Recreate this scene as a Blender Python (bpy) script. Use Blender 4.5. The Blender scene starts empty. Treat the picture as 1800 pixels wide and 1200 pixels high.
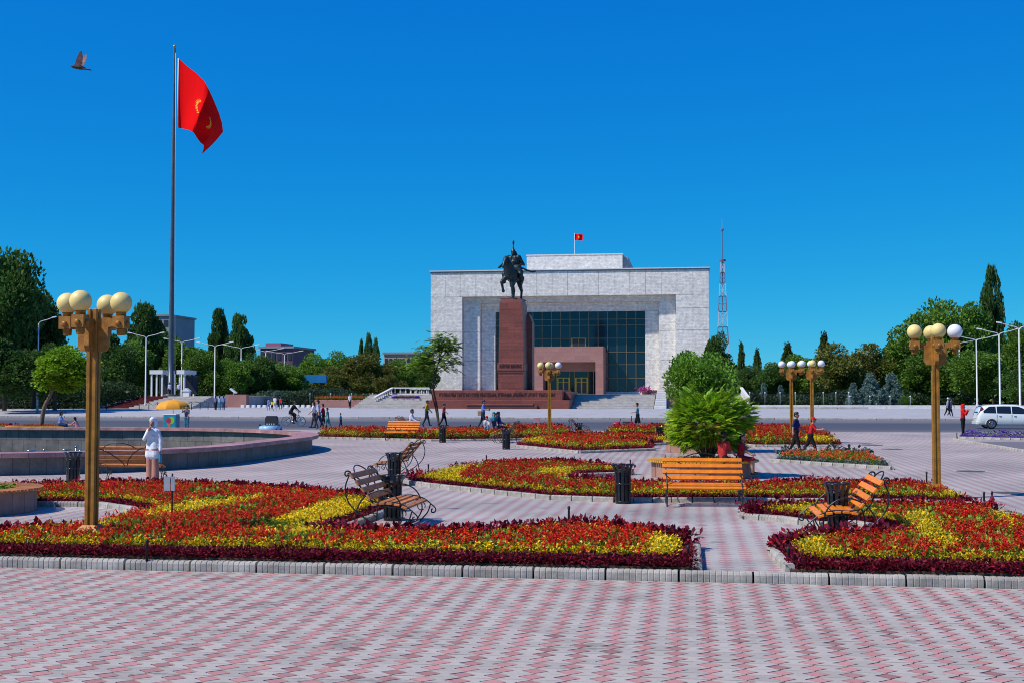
import bpy, bmesh, math, random
import numpy as np
from mathutils import Vector, Matrix
from mathutils.geometry import tessellate_polygon
random.seed(7); RNG = np.random.default_rng(11)
scene = bpy.context.scene
COL = scene.collection
R = math.radians

# ------------------------------------------------------------------ camera
F = 2187.0; YAW = R(8.2); PIT = math.atan(92 / F); CH = 2.3
cam_data = bpy.data.cameras.new('camera')
cam_data.sensor_width = 36; cam_data.lens = F / 1800 * 36; cam_data.clip_end = 5000; cam_data.clip_start = 0.1
cam = bpy.data.objects.new('camera', cam_data); COL.objects.link(cam)
cam.location = (0, 0, CH); cam.rotation_euler = (math.pi / 2 + PIT, 0, YAW)
scene.camera = cam
# ------------------------------------------------------------------ sky and sun
SUN_EL = 49.0; SHADOW_AZ = 31.0            # the shadows fall towards +X, turned a little to +Y
world = bpy.data.worlds.new('World'); scene.world = world; world.use_nodes = True
wn = world.node_tree.nodes; wl = world.node_tree.links
sky = wn.new('ShaderNodeTexSky'); sky.sky_type = 'NISHITA'; sky.sun_disc = False
sky.sun_elevation = R(SUN_EL); sky.sun_rotation = R(270 - SHADOW_AZ)
sky.altitude = 3000; sky.air_density = 1.0; sky.dust_density = 0.0; sky.ozone_density = 8.0
sep = wn.new('ShaderNodeSeparateColor'); cmb = wn.new('ShaderNodeCombineColor')   # the deep saturated blue of the photograph, one grade for the whole dome
for _i, (_g, _k) in enumerate(((2.0, 0.045), (0.74, 1.30), (0.25, 4.7))):
    _p = wn.new('ShaderNodeMath'); _p.operation = 'POWER'; _p.inputs[1].default_value = _g; wl.new(sep.outputs[_i], _p.inputs[0])
    _m = wn.new('ShaderNodeMath'); _m.operation = 'MULTIPLY'; _m.inputs[1].default_value = _k; wl.new(_p.outputs[0], _m.inputs[0]); wl.new(_m.outputs[0], cmb.inputs[_i])
bg = wn['Background']; bg.inputs['Strength'].default_value = 0.1
wl.new(sky.outputs[0], sep.inputs[0]); wl.new(cmb.outputs[0], bg.inputs['Color'])
sl = bpy.data.lights.new('sun', 'SUN'); sl.energy = 5.0; sl.angle = R(0.5); sl.color = (1, 0.93, 0.82)
sun = bpy.data.objects.new('sun', sl); COL.objects.link(sun)
sd = Vector((math.cos(R(SUN_EL)) * math.cos(R(SHADOW_AZ)), math.cos(R(SUN_EL)) * math.sin(R(SHADOW_AZ)), -math.sin(R(SUN_EL))))
sun.rotation_euler = sd.to_track_quat('-Z', 'Y').to_euler(); sun.location = (-60, -20, 90)
vs = scene.view_settings; vs.view_transform = 'Standard'; vs.look = 'None'; vs.exposure = 0.0; vs.gamma = 1; vs.use_curve_mapping = False
scene.render.engine = 'CYCLES'; scene.cycles.filter_width = 1.0

# ------------------------------------------------------------------ helpers: where a sight line meets the ground or a plane of depth
_f = Vector((-math.sin(YAW) * math.cos(PIT), math.cos(YAW) * math.cos(PIT), math.sin(PIT)))
_r = Vector((math.cos(YAW), math.sin(YAW), 0)); _u = _r.cross(_f)
def ray(px, py): return _f + _r * ((px - 900) / F) + _u * ((600 - py) / F)
def G(px, py, z=0.0):
    d = ray(px, py); t = (z - CH) / d.z
    return Vector((d.x * t, d.y * t, z))
def P(px, py, Y):
    d = ray(px, py); t = Y / d.y
    return Vector((d.x * t, Y, CH + d.z * t))
ROAD0, ROAD1, STEP_Y = 78.0, 116.0, 151.0
def zfar(Y):
    if Y < ROAD1: return -0.0
    return 0.12 + min(1.0, (Y - ROAD1) / 34.0) * 0.4
def GF(px, py):
    z = 0.0
    for _ in range(12):
        p = G(px, min(py, 9999), z)
        z = 0.5 * z + 0.5 * zfar(p.y)
    return Vector((p.x, p.y, zfar(p.y)))

# ------------------------------------------------------------------ mesh builder
class MB:
    def __init__(s): s.v = []; s.f = []; s.m = []; s.sm = []; s.cur = 0; s.smooth = False
    def add(s, vs_, fs_):
        o = len(s.v); s.v += [tuple(a) for a in vs_]
        for f_ in fs_: s.f.append(tuple(i + o for i in f_)); s.m.append(s.cur); s.sm.append(s.smooth)
        return s
    def mat(s, i, smooth=False): s.cur = i; s.smooth = smooth; return s
    def box(s, x0, x1, y0, y1, z0, z1):
        return s.add([(x0,y0,z0),(x1,y0,z0),(x1,y1,z0),(x0,y1,z0),(x0,y0,z1),(x1,y0,z1),(x1,y1,z1),(x0,y1,z1)],
              [(0,3,2,1),(4,5,6,7),(0,1,5,4),(1,2,6,5),(2,3,7,6),(3,0,4,7)])
    def frus(s, cx, cy, z0, z1, a0, b0, a1, b1):   # tapered block, half sizes
        return s.add([(cx-a0,cy-b0,z0),(cx+a0,cy-b0,z0),(cx+a0,cy+b0,z0),(cx-a0,cy+b0,z0),(cx-a1,cy-b1,z1),(cx+a1,cy-b1,z1),(cx+a1,cy+b1,z1),(cx-a1,cy+b1,z1)],
              [(0,3,2,1),(4,5,6,7),(0,1,5,4),(1,2,6,5),(2,3,7,6),(3,0,4,7)])
    def bbox(s, x0, x1, y0, y1, z0, z1, b):         # box with chamfered vertical and top edges
        p = [(x0+b,y0),(x1-b,y0),(x1,y0+b),(x1,y1-b),(x1-b,y1),(x0+b,y1),(x0,y1-b),(x0,y0+b)]
        q = [(x0+2*b,y0+b),(x1-2*b,y0+b),(x1-b,y0+2*b),(x1-b,y1-2*b),(x1-2*b,y1-b),(x0+2*b,y1-b),(x0+b,y1-2*b),(x0+b,y0+2*b)]
        vv = [(a,c,z0) for a,c in p] + [(a,c,z1-b) for a,c in p] + [(a,c,z1) for a,c in q]
        ff = [tuple(range(7,-1,-1)), tuple(range(16,24))]
        for k in range(2):
            for i in range(8): j=(i+1)%8; ff.append((k*8+i,k*8+j,k*8+8+j,k*8+8+i))
        return s.add(vv, ff)
    def tube(s, pts, rad, n=8, cap=True):
        pts = [Vector(p) for p in pts]; N = len(pts)
        if not hasattr(rad, '__len__'): rad = [rad] * N
        vv = []; prev = None
        for i, p in enumerate(pts):
            t = (pts[min(i+1,N-1)] - pts[max(i-1,0)]).normalized()
            if prev is None: a = t.orthogonal().normalized()
            else:
                a = prev - t * prev.dot(t)
                a = a.normalized() if a.length > 1e-6 else t.orthogonal().normalized()
            prev = a; b = t.cross(a)
            for k in range(n):
                w = 2*math.pi*k/n; vv.append(p + (a*math.cos(w) + b*math.sin(w)) * rad[i])
        ff = []
        for i in range(N-1):
            for k in range(n): j=(k+1)%n; ff.append((i*n+k,i*n+j,(i+1)*n+j,(i+1)*n+k))
        if cap: ff += [tuple(range(n-1,-1,-1)), tuple((N-1)*n+k for k in range(n))]
        return s.add(vv, ff)
    def lathe(s, prof, n=24, c=(0,0,0), cap=True, sy=1.0):
        vv = []; m = len(prof)
        for r_, z_ in prof:
            for k in range(n):
                w = 2*math.pi*k/n; vv.append((c[0]+r_*math.cos(w), c[1]+r_*math.sin(w)*sy, c[2]+z_))
        ff = []
        for i in range(m-1):
            for k in range(n): j=(k+1)%n; ff.append((i*n+k,i*n+j,(i+1)*n+j,(i+1)*n+k))
        if cap: ff += [tuple(range(n-1,-1,-1)), tuple((m-1)*n+k for k in range(n))]
        return s.add(vv, ff)
    def sphere(s, c, r_, n=16, m=10, sz=1.0):
        return s.lathe([(max(r_*math.sin(math.pi*i/m),1e-4), -r_*sz*math.cos(math.pi*i/m)) for i in range(m+1)], n, c)
    def prism(s, poly, z0, z1):
        n = len(poly); tr = tessellate_polygon([[Vector((a[0],a[1],0)) for a in poly]])
        area = sum(poly[i][0]*poly[(i+1)%n][1]-poly[(i+1)%n][0]*poly[i][1] for i in range(n))
        if area < 0: poly = poly[::-1]; tr = tessellate_polygon([[Vector((a[0],a[1],0)) for a in poly]])
        vv = [(a[0],a[1],z0) for a in poly] + [(a[0],a[1],z1) for a in poly]; ff = []
        for t in tr:
            a, b, c = (Vector(poly[i][:2]) for i in t)
            if (b-a).cross(c-a) < 0: t = t[::-1]
            ff.append(tuple(i+n for i in t)); ff.append(tuple(t[::-1]))
        for i in range(n): j=(i+1)%n; ff.append((i,j,n+j,n+i))
        return s.add(vv, ff)
    def plate(s, poly, t, o, ax, ay):               # a polygon in the plane (ax, ay) at o, thickness t
        o = Vector(o); ax = Vector(ax); ay = Vector(ay); nn = ax.cross(ay).normalized()
        n = len(poly); vv = [o+ax*a+ay*b-nn*t/2 for a,b in poly] + [o+ax*a+ay*b+nn*t/2 for a,b in poly]
        ff = [tuple(range(n-1,-1,-1)), tuple(range(n,2*n))] + [(i,(i+1)%n,n+(i+1)%n,n+i) for i in range(n)]
        return s.add(vv, ff)
    def mesh(s, name, mats):
        me = bpy.data.meshes.new(name); me.from_pydata(s.v, [], s.f)
        for m_ in (mats if isinstance(mats, (list, tuple)) else [mats]): me.materials.append(m_)
        me.polygons.foreach_set('material_index', s.m); me.polygons.foreach_set('use_smooth', s.sm)
        me.update(); return me
    def build(s, name, mats, parent=None, loc=(0,0,0), rz=0.0):
        return link(name, s.mesh(name, mats), parent, loc, rz)
def link(name, me, parent=None, loc=(0,0,0), rz=0.0, scale=None):
    o = bpy.data.objects.new(name, me); COL.objects.link(o); o.parent = parent
    o.location = loc; o.rotation_euler = (0, 0, rz)
    if scale: o.scale = scale
    return o
def tag(o, label=None, cat=None, group=None, kind=None):
    if label: o['label'] = label
    if cat: o['category'] = cat
    if group: o['group'] = group
    if kind: o['kind'] = kind
    return o
def thing(name, label, cat, loc=(0,0,0), rz=0.0, group=None):
    o = link(name, None, None, loc, rz); o.empty_display_size = 0.2
    return tag(o, label, cat, group)
def copy_tree(o, parent=None):
    c = o.copy(); COL.objects.link(c); c.parent = parent
    for ch in list(KIDS.get(o.name, ())): copy_tree(ch, c)
    return c
KIDS = {}
def note_kids(o):                                   # remember the parts of a prototype before copying it
    for x in bpy.data.objects:
        if x.parent: KIDS.setdefault(x.parent.name, [])
    def rec(q):
        KIDS[q.name] = list(q.children)
        for ch in q.children: rec(ch)
    rec(o)
def quads_mesh(name, V, C, m):                      # V (n,4,3), C (n,3): loose quads with a colour each
    n = len(V); me = bpy.data.meshes.new(name)
    me.vertices.add(n*4); me.loops.add(n*4); me.polygons.add(n)
    me.vertices.foreach_set('co', V.reshape(-1).astype(np.float32))
    me.loops.foreach_set('vertex_index', np.arange(n*4, dtype=np.int32))
    me.polygons.foreach_set('loop_start', np.arange(0, n*4, 4, dtype=np.int32))
    at = me.color_attributes.new('Col', 'FLOAT_COLOR', 'POINT')
    c4 = np.ones((n, 4, 4), np.float32); c4[:, :, :3] = C[:, None, :]
    at.data.foreach_set('color', c4.reshape(-1))
    me.materials.append(m); me.update(calc_edges=True); return me
def smooth_curve(pts, k=6):                         # Catmull-Rom through the points
    pts = [Vector(p) for p in pts]; out = []
    for i in range(len(pts)-1):
        p0 = pts[max(i-1,0)]; p1 = pts[i]; p2 = pts[i+1]; p3 = pts[min(i+2,len(pts)-1)]
        for j in range(k):
            t = j/k; out.append(0.5*((2*p1)+(p2-p0)*t+(2*p0-5*p1+4*p2-p3)*t*t+(3*p1-p0-3*p2+p3)*t**3))
    return out + [pts[-1]]

# ------------------------------------------------------------------ materials
def nt(name):
    m = bpy.data.materials.new(name); m.use_nodes = True
    return m, m.node_tree.nodes, m.node_tree.links, m.node_tree.nodes['Principled BSDF']
def rgba(c): return (c[0], c[1], c[2], 1)
def mixrgb(n, l, typ, a, b, fac=1.0):
    x = n.new('ShaderNodeMix'); x.data_type = 'RGBA'; x.blend_type = typ
    if hasattr(fac, 'is_linked'): l.new(fac, x.inputs[0])
    else: x.inputs[0].default_value = fac
    for s_, q in ((6, a), (7, b)):
        if hasattr(q, 'is_linked'): l.new(q, x.inputs[s_])
        else: x.inputs[s_].default_value = rgba(q)
    return x.outputs[2]
def mth(n, l, op, a, b=None, c=None):
    x = n.new('ShaderNodeMath'); x.operation = op
    for i, q in enumerate((a, b, c)):
        if q is None: continue
        if hasattr(q, 'is_linked'): l.new(q, x.inputs[i])
        else: x.inputs[i].default_value = q
    return x.outputs[0]
def noise(n, l, vec, scale, detail=4, rough=0.6):
    x = n.new('ShaderNodeTexNoise'); x.inputs['Scale'].default_value = scale; x.inputs['Detail'].default_value = detail
    x.inputs['Roughness'].default_value = rough
    l.new(vec, x.inputs['Vector']); return x.outputs['Fac']
def M(name, col, rough=0.7, var=0.18, scale=8.0, bump=0.0, metal=0.0, spec=0.4, rand=0.0, coat=0.0):
    m, n, l, b = nt(name)
    tc = n.new('ShaderNodeTexCoord').outputs['Object']
    fac = noise(n, l, tc, scale)
    rp = n.new('ShaderNodeValToRGB'); rp.color_ramp.elements[0].position = 0.3; rp.color_ramp.elements[1].position = 0.7
    rp.color_ramp.elements[0].color = rgba([c*(1-var) for c in col]); rp.color_ramp.elements[1].color = rgba([min(1,c*(1+var)) for c in col])
    l.new(fac, rp.inputs[0]); out = rp.outputs[0]
    if rand:
        oi = n.new('ShaderNodeObjectInfo').outputs['Random']
        mr = n.new('ShaderNodeMapRange'); l.new(oi, mr.inputs[0]); mr.inputs[3].default_value = 1-rand; mr.inputs[4].default_value = 1+rand
        out = mixrgb(n, l, 'MULTIPLY', out, mr.outputs[0])
    l.new(out, b.inputs['Base Color']); b.inputs['Roughness'].default_value = rough
    b.inputs['Metallic'].default_value = metal; b.inputs['Specular IOR Level'].default_value = spec
    if coat: b.inputs['Coat Weight'].default_value = coat; b.inputs['Coat Roughness'].default_value = 0.08
    if bump:
        bp = n.new('ShaderNodeBump'); bp.inputs['Strength'].default_value = bump; bp.inputs['Distance'].default_value = 0.02
        l.new(noise(n, l, tc, scale*6, 6, 0.7), bp.inputs['Height']); l.new(bp.outputs[0], b.inputs['Normal'])
    return m
def leafmat(name, tint=(1,1,1), trans=0.3, rough=0.55, spec=0.25):
    m, n, l, b = nt(name)
    a = n.new('ShaderNodeVertexColor'); a.layer_name = 'Col'
    oi = n.new('ShaderNodeObjectInfo').outputs['Random']
    mr = n.new('ShaderNodeMapRange'); l.new(oi, mr.inputs[0]); mr.inputs[3].default_value = 0.8; mr.inputs[4].default_value = 1.2
    c = mixrgb(n, l, 'MULTIPLY', a.outputs[0], tint); c = mixrgb(n, l, 'MULTIPLY', c, mr.outputs[0])
    l.new(c, b.inputs['Base Color']); b.inputs['Roughness'].default_value = rough; b.inputs['Specular IOR Level'].default_value = spec
    tr = n.new('ShaderNodeBsdfTranslucent'); l.new(c, tr.inputs['Color'])
    mx = n.new('ShaderNodeMixShader'); mx.inputs[0].default_value = trans
    l.new(b.outputs[0], mx.inputs[1]); l.new(tr.outputs[0], mx.inputs[2])
    l.new(mx.outputs[0], n['Material Output'].inputs['Surface']); return m
TX, TY = 0.303, 0.23
def stains(n, l, pos, c):                           # dark spots and worn pale patches with shapes of their own
    for sc, lo, hi, k in ((1.1, .60, .68, .62), (4.5, .66, .72, .55), (0.45, .56, .72, .82)):
        f = noise(n, l, pos, sc, 6, .65); mr = n.new('ShaderNodeMapRange'); l.new(f, mr.inputs[0])
        mr.inputs[1].default_value = lo; mr.inputs[2].default_value = hi; mr.inputs[3].default_value = 1.0; mr.inputs[4].default_value = k
        c = mixrgb(n, l, 'MULTIPLY', c, mr.outputs[0])
    return c
def tile_mat(name, col, var):
    m, n, l, b = nt(name); g = n.new('ShaderNodeNewGeometry'); w = n.new('ShaderNodeTexWhiteNoise'); w.noise_dimensions = '2D'
    cb = n.new('ShaderNodeCombineXYZ'); l.new(g.outputs['Random Per Island'], cb.inputs[0]); l.new(n.new('ShaderNodeObjectInfo').outputs['Random'], cb.inputs[1]); l.new(cb.outputs[0], w.inputs['Vector'])
    mr = n.new('ShaderNodeMapRange'); l.new(mth(n, l, 'POWER', w.outputs[0], 0.6), mr.inputs[0]); mr.inputs[3].default_value = 1-var*1.5; mr.inputs[4].default_value = 1+var*.6
    pos = g.outputs['Position']; c = mixrgb(n, l, 'MIX', [q*.8 for q in col], [q*1.18 for q in col], noise(n, l, pos, 26, 5))
    c = stains(n, l, pos, mixrgb(n, l, 'MULTIPLY', c, mr.outputs[0]))
    l.new(c, b.inputs['Base Color']); b.inputs['Roughness'].default_value = .8; b.inputs['Specular IOR Level'].default_value = .3
    bp = n.new('ShaderNodeBump'); bp.inputs['Strength'].default_value = .35; bp.inputs['Distance'].default_value = .01; l.new(noise(n, l, pos, 120, 4), bp.inputs['Height']); l.new(bp.outputs[0], b.inputs['Normal'])
    return m
def paving_mat():
    m, n, l, b = nt('clover_paving')
    pos = n.new('ShaderNodeNewGeometry').outputs['Position']
    sp = n.new('ShaderNodeSeparateXYZ'); l.new(pos, sp.inputs[0])
    def cell(o, s): 
        w = mth(n, l, 'DIVIDE', o, s); w = mth(n, l, 'FRACT', w); return mth(n, l, 'ABSOLUTE', mth(n, l, 'SUBTRACT', w, 0.5))
    u = cell(sp.outputs[0], TX); v = cell(sp.outputs[1], TY)
    d = mth(n, l, 'ADD', mth(n, l, 'DIVIDE', u, 0.33), mth(n, l, 'DIVIDE', v, 0.39))
    pink = mth(n, l, 'LESS_THAN', d, 1.0)
    joint = mth(n, l, 'LESS_THAN', mth(n, l, 'ABSOLUTE', mth(n, l, 'SUBTRACT', d, 1.0)), 0.07)
    n1 = noise(n, l, pos, 0.35, 5); n2 = noise(n, l, pos, 9.0, 4); n3 = noise(n, l, pos, 0.09, 3)
    grey = mixrgb(n, l, 'MIX', (0.37, 0.34, 0.315), (0.47, 0.435, 0.405), n2)
    pk = mixrgb(n, l, 'MIX', (0.36, 0.20, 0.21), (0.46, 0.265, 0.265), n2)
    c = mixrgb(n, l, 'MIX', grey, pk, pink)
    c = mixrgb(n, l, 'MIX', c, (0.09, 0.075, 0.085), mth(n, l, 'MULTIPLY', joint, 0.7))
    st = n.new('ShaderNodeMapRange'); l.new(n1, st.inputs[0]); st.inputs[1].default_value = 0.3; st.inputs[2].default_value = 0.75; st.inputs[3].default_value = 0.70; st.inputs[4].default_value = 1.1
    c = mixrgb(n, l, 'MULTIPLY', c, st.outputs[0])
    st2 = n.new('ShaderNodeMapRange'); l.new(n3, st2.inputs[0]); st2.inputs[1].default_value = 0.35; st2.inputs[2].default_value = 0.65; st2.inputs[3].default_value = 0.9; st2.inputs[4].default_value = 1.08
    c = mixrgb(n, l, 'MULTIPLY', c, st2.outputs[0])
    c = stains(n, l, pos, c)
    l.new(c, b.inputs['Base Color']); b.inputs['Roughness'].default_value = 0.8; b.inputs['Specular IOR Level'].default_value = 0.3
    return m
def masonry(name, cols, bw, bh, mortar, msize, rough=0.6, stain=0.25, axis='XZ', spec=0.4, fine=25.0):
    m, n, l, b = nt(name)
    pos = n.new('ShaderNodeNewGeometry').outputs['Position']
    sp = n.new('ShaderNodeSeparateXYZ'); l.new(pos, sp.inputs[0]); cb = n.new('ShaderNodeCombineXYZ')
    if axis == 'XZ': l.new(mth(n, l, 'ADD', sp.outputs[0], sp.outputs[1]), cb.inputs[0]); l.new(sp.outputs[2], cb.inputs[1])
    else: l.new(sp.outputs[0], cb.inputs[0]); l.new(sp.outputs[1], cb.inputs[1])
    br = n.new('ShaderNodeTexBrick'); l.new(cb.outputs[0], br.inputs['Vector']); br.inputs['Scale'].default_value = 1.0
    br.inputs['Brick Width'].default_value = bw; br.inputs['Row Height'].default_value = bh; br.inputs['Mortar Size'].default_value = msize
    br.inputs['Color1'].default_value = rgba(cols[0]); br.inputs['Color2'].default_value = rgba(cols[1]); br.inputs['Mortar'].default_value = rgba(mortar)
    br.inputs['Bias'].default_value = 0.0
    n1 = noise(n, l, pos, fine/8, 6, 0.7); n2 = noise(n, l, pos, fine, 3)
    mr = n.new('ShaderNodeMapRange'); l.new(n1, mr.inputs[0]); mr.inputs[1].default_value = 0.3; mr.inputs[2].default_value = 0.7; mr.inputs[3].default_value = 1-stain; mr.inputs[4].default_value = 1+stain*0.5
    c = mixrgb(n, l, 'MULTIPLY', br.outputs[0], mr.outputs[0])
    mr2 = n.new('ShaderNodeMapRange'); l.new(n2, mr2.inputs[0]); mr2.inputs[3].default_value = 0.85; mr2.inputs[4].default_value = 1.12
    c = mixrgb(n, l, 'MULTIPLY', c, mr2.outputs[0])
    l.new(c, b.inputs['Base Color']); b.inputs['Roughness'].default_value = rough; b.inputs['Specular IOR Level'].default_value = spec
    return m
def road_mat():
    m, n, l, b = nt('asphalt')
    pos = n.new('ShaderNodeNewGeometry').outputs['Position']
    sp = n.new('ShaderNodeSeparateXYZ'); l.new(pos, sp.inputs[0])
    wob = mth(n, l, 'MULTIPLY', noise(n, l, pos, 0.15, 3), 2.0)
    y = mth(n, l, 'ADD', sp.outputs[1], wob)
    rp = n.new('ShaderNodeValToRGB'); l.new(mth(n, l, 'DIVIDE', mth(n, l, 'SUBTRACT', y, 76.0), 42.0), rp.inputs[0])
    e = rp.color_ramp.elements; e[0].position = 0.0; e[0].color = (0.15, 0.135, 0.14, 1); e[1].position = 1.0; e[1].color = (0.16, 0.15, 0.155, 1)
    for p_, c_ in ((0.10, (0.14, 0.13, 0.135)), (0.24, (0.07, 0.07, 0.08)), (0.62, (0.06, 0.062, 0.075)), (0.74, (0.13, 0.125, 0.135))):
        q = e.new(p_); q.color = rgba(c_)
    sp2 = noise(n, l, pos, 30, 4); mr = n.new('ShaderNodeMapRange'); l.new(sp2, mr.inputs[0]); mr.inputs[3].default_value = 0.75; mr.inputs[4].default_value = 1.25
    l.new(mixrgb(n, l, 'MULTIPLY', rp.outputs[0], mr.outputs[0]), b.inputs['Base Color']); b.inputs['Roughness'].default_value = 0.75
    return m
MT = {}
def mm(k, *a, **kw): MT[k] = M(k, *a, **kw)
mm('brass', (0.32, 0.145, 0.018), rough=0.5, var=0.35, scale=5, metal=0.15, bump=0.25)
mm('brass_face', (0.33, 0.145, 0.026), rough=0.55, var=0.4, scale=7, metal=0.1, bump=0.3)
mm('globe_cream', (0.74, 0.58, 0.22), rough=0.5, var=0.12, scale=4, spec=0.5)
mm('globe_white', (0.75, 0.76, 0.82), rough=0.25, var=0.04, scale=4, spec=0.5)
mm('slat_orange', (0.70, 0.19, 0.004), rough=0.45, var=0.2, scale=9, bump=0.2, rand=0.12)
mm('slat_worn', (0.45, 0.165, 0.045), rough=0.6, var=0.35, scale=9, bump=0.3, rand=0.2)
mm('slat_yellow', (0.66, 0.32, 0.02), rough=0.5, var=0.2, scale=6, rand=0.1)
mm('iron', (0.012, 0.013, 0.016), rough=0.35, var=0.3, scale=20, spec=0.5)
mm('bin_metal', (0.03, 0.036, 0.045), rough=0.2, var=0.3, scale=12, metal=0.6, spec=0.7)
mm('bin_liner', (0.012, 0.012, 0.014), rough=0.6)
mm('kerb', (0.35, 0.33, 0.30), rough=0.85, var=0.3, scale=5, bump=0.4, rand=0.14)
mm('soil', (0.075, 0.05, 0.035), rough=0.95, var=0.4, scale=14, bump=0.6)
mm('joint_sand', (0.055, 0.048, 0.05), rough=0.95, var=0.3, scale=30)
mm('side_pavement', (0.36, 0.355, 0.37), rough=0.85, var=0.12, scale=0.6, bump=0.1)
mm('ground_soil', (0.12, 0.12, 0.07), rough=0.95, var=0.4, scale=0.3)
mm('step_stone', (0.40, 0.38, 0.36), rough=0.8, var=0.2, scale=1.5, rand=0.06)
mm('white_stone', (0.62, 0.61, 0.60), rough=0.7, var=0.12, scale=2)
mm('carpet', (0.10, 0.008, 0.014), rough=0.95, var=0.35, scale=2)
mm('white_paint', (0.72, 0.73, 0.75), rough=0.45, var=0.06, scale=3)
mm('pole_paint', (0.07, 0.095, 0.12), rough=0.4, var=0.2, scale=0.8, metal=0.1)
mm('lamp_paint', (0.5, 0.53, 0.56), rough=0.4, var=0.1, scale=1.0)
mm('bronze', (0.018, 0.034, 0.038), rough=0.42, var=0.5, scale=2.5, metal=0.35, bump=0.5)
mm('gold', (0.55, 0.33, 0.04), rough=0.35, var=0.1, metal=0.5)
mm('mullion', (0.22, 0.17, 0.10), rough=0.4, var=0.1, metal=0.4)
mm('bark', (0.085, 0.06, 0.042), rough=0.95, var=0.4, scale=6, bump=0.8)
mm('bark_pale', (0.16, 0.115, 0.085), rough=0.95, var=0.35, scale=9, bump=0.8)
mm('car_paint', (0.70, 0.74, 0.74), rough=0.25, var=0.03, coat=0.8, spec=0.6)
mm('car_glass', (0.01, 0.013, 0.017), rough=0.04, var=0.1, spec=0.8)
mm('rubber', (0.018, 0.018, 0.02), rough=0.8)
mm('chrome', (0.55, 0.57, 0.6), rough=0.2, metal=0.9, var=0.1)
mm('tail_red', (0.22, 0.006, 0.03), rough=0.15, spec=0.7)
mm('canopy', (0.72, 0.31, 0.015), rough=0.7, var=0.12, scale=2)
mm('ice_blue', (0.02, 0.22, 0.34), rough=0.4, var=0.25, scale=4)
mm('print_pink', (0.35, 0.03, 0.07), rough=0.4, var=0.4, scale=20); mm('print_cone', (0.45, 0.16, 0.05), rough=0.4, var=0.3, scale=30); mm('print_green', (0.16, 0.5, 0.06), rough=0.4)
mm('billboard', (0.01, 0.17, 0.42), rough=0.5, var=0.15, scale=0.5)
mm('sign_grey', (0.33, 0.36, 0.42), rough=0.5, var=0.1); mm('sign_pink', (0.42, 0.25, 0.3), rough=0.6, var=0.1)
mm('skin', (0.42, 0.22, 0.15), rough=0.55, var=0.08, scale=10); mm('hair', (0.012, 0.009, 0.008), rough=0.5)
mm('eye', (0.01, 0.008, 0.008), rough=0.2); mm('lip', (0.35, 0.08, 0.08), rough=0.5)
mm('toy_blue', (0.28, 0.5, 0.66), rough=0.3, coat=0.3); mm('toy_black', (0.018, 0.02, 0.028), rough=0.5); mm('toy_red', (0.35, 0.012, 0.03), rough=0.3, coat=0.3)
mm('tower_red', (0.20, 0.13, 0.21), rough=0.5); mm('tower_white', (0.48, 0.54, 0.66), rough=0.5)
mm('far_purple', (0.10, 0.06, 0.10), rough=0.7, var=0.25, scale=0.2); mm('far_pink', (0.30, 0.10, 0.17), rough=0.7)
mm('far_beige', (0.38, 0.30, 0.27), rough=0.8, var=0.15, scale=0.2); mm('far_grey', (0.22, 0.27, 0.31), rough=0.8, var=0.15, scale=0.2); mm('far_window', (0.03, 0.035, 0.05), rough=0.2)
mm('water', (0.03, 0.055, 0.06), rough=0.05, var=0.2, scale=1.0, spec=0.6)
mm('manhole', (0.075, 0.07, 0.075), rough=0.7, var=0.3, scale=30, bump=0.4)
mm('bird_feather', (0.30, 0.17, 0.15), rough=0.8, var=0.5, scale=14); mm('bird_dark', (0.035, 0.03, 0.035), rough=0.7, var=0.3)
mm('flag_red', (0.72, 0.004, 0.006), rough=0.9, var=0.06, scale=0.4, spec=0.05); mm('flag_gold', (0.7, 0.42, 0.02), rough=0.7)
mm('letters', (0.07, 0.02, 0.016), rough=0.6)
mm('peg', (0.012, 0.012, 0.013), rough=0.6)
MT['tile_grey'] = tile_mat('tile_grey', (0.415, 0.375, 0.335), .12); MT['tile_pink'] = tile_mat('tile_pink', (0.45, 0.22, 0.21), .24)
MT['paving'] = paving_mat(); MT['asphalt'] = road_mat()
MT['marble'] = masonry('marble', ((0.88, 0.85, 0.80), (0.70, 0.675, 0.64)), 0.5, 0.26, (0.46, 0.44, 0.42), 0.014, stain=0.3, fine=13)
MT['granite'] = masonry('granite', ((0.25, 0.072, 0.05), (0.19, 0.055, 0.042)), 1.6, 0.75, (0.12, 0.035, 0.03), 0.012, rough=0.45, stain=0.25)
MT['granite_dark'] = masonry('granite_dark', ((0.15, 0.05, 0.042), (0.12, 0.042, 0.036)), 1.2, 0.6, (0.06, 0.02, 0.018), 0.012, rough=0.45)
MT['pink_stone'] = masonry('pink_stone', ((0.40, 0.20, 0.17), (0.35, 0.17, 0.15)), 1.4, 0.7, (0.27, 0.13, 0.115), 0.012, stain=0.12)
MT['rim_stone'] = masonry('rim_stone', ((0.40, 0.21, 0.20), (0.30, 0.15, 0.155)), 0.6, 5.0, (0.10, 0.05, 0.05), 0.018, stain=0.3)
MT['basin_stone'] = masonry('basin_stone', ((0.20, 0.185, 0.17), (0.16, 0.15, 0.14)), 0.62, 3.0, (0.09, 0.08, 0.08), 0.015, stain=0.45, fine=14)
MT['planter_stone'] = masonry('planter_stone', ((0.40, 0.22, 0.165), (0.33, 0.18, 0.14)), 0.4, 2.0, (0.16, 0.08, 0.06), 0.01, stain=0.3)
MT['leaf'] = leafmat('leaf', (1.3, 1.3, 1.15), trans=0.35); MT['flower'] = leafmat('flower', trans=0.22, rough=0.6)
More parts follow.
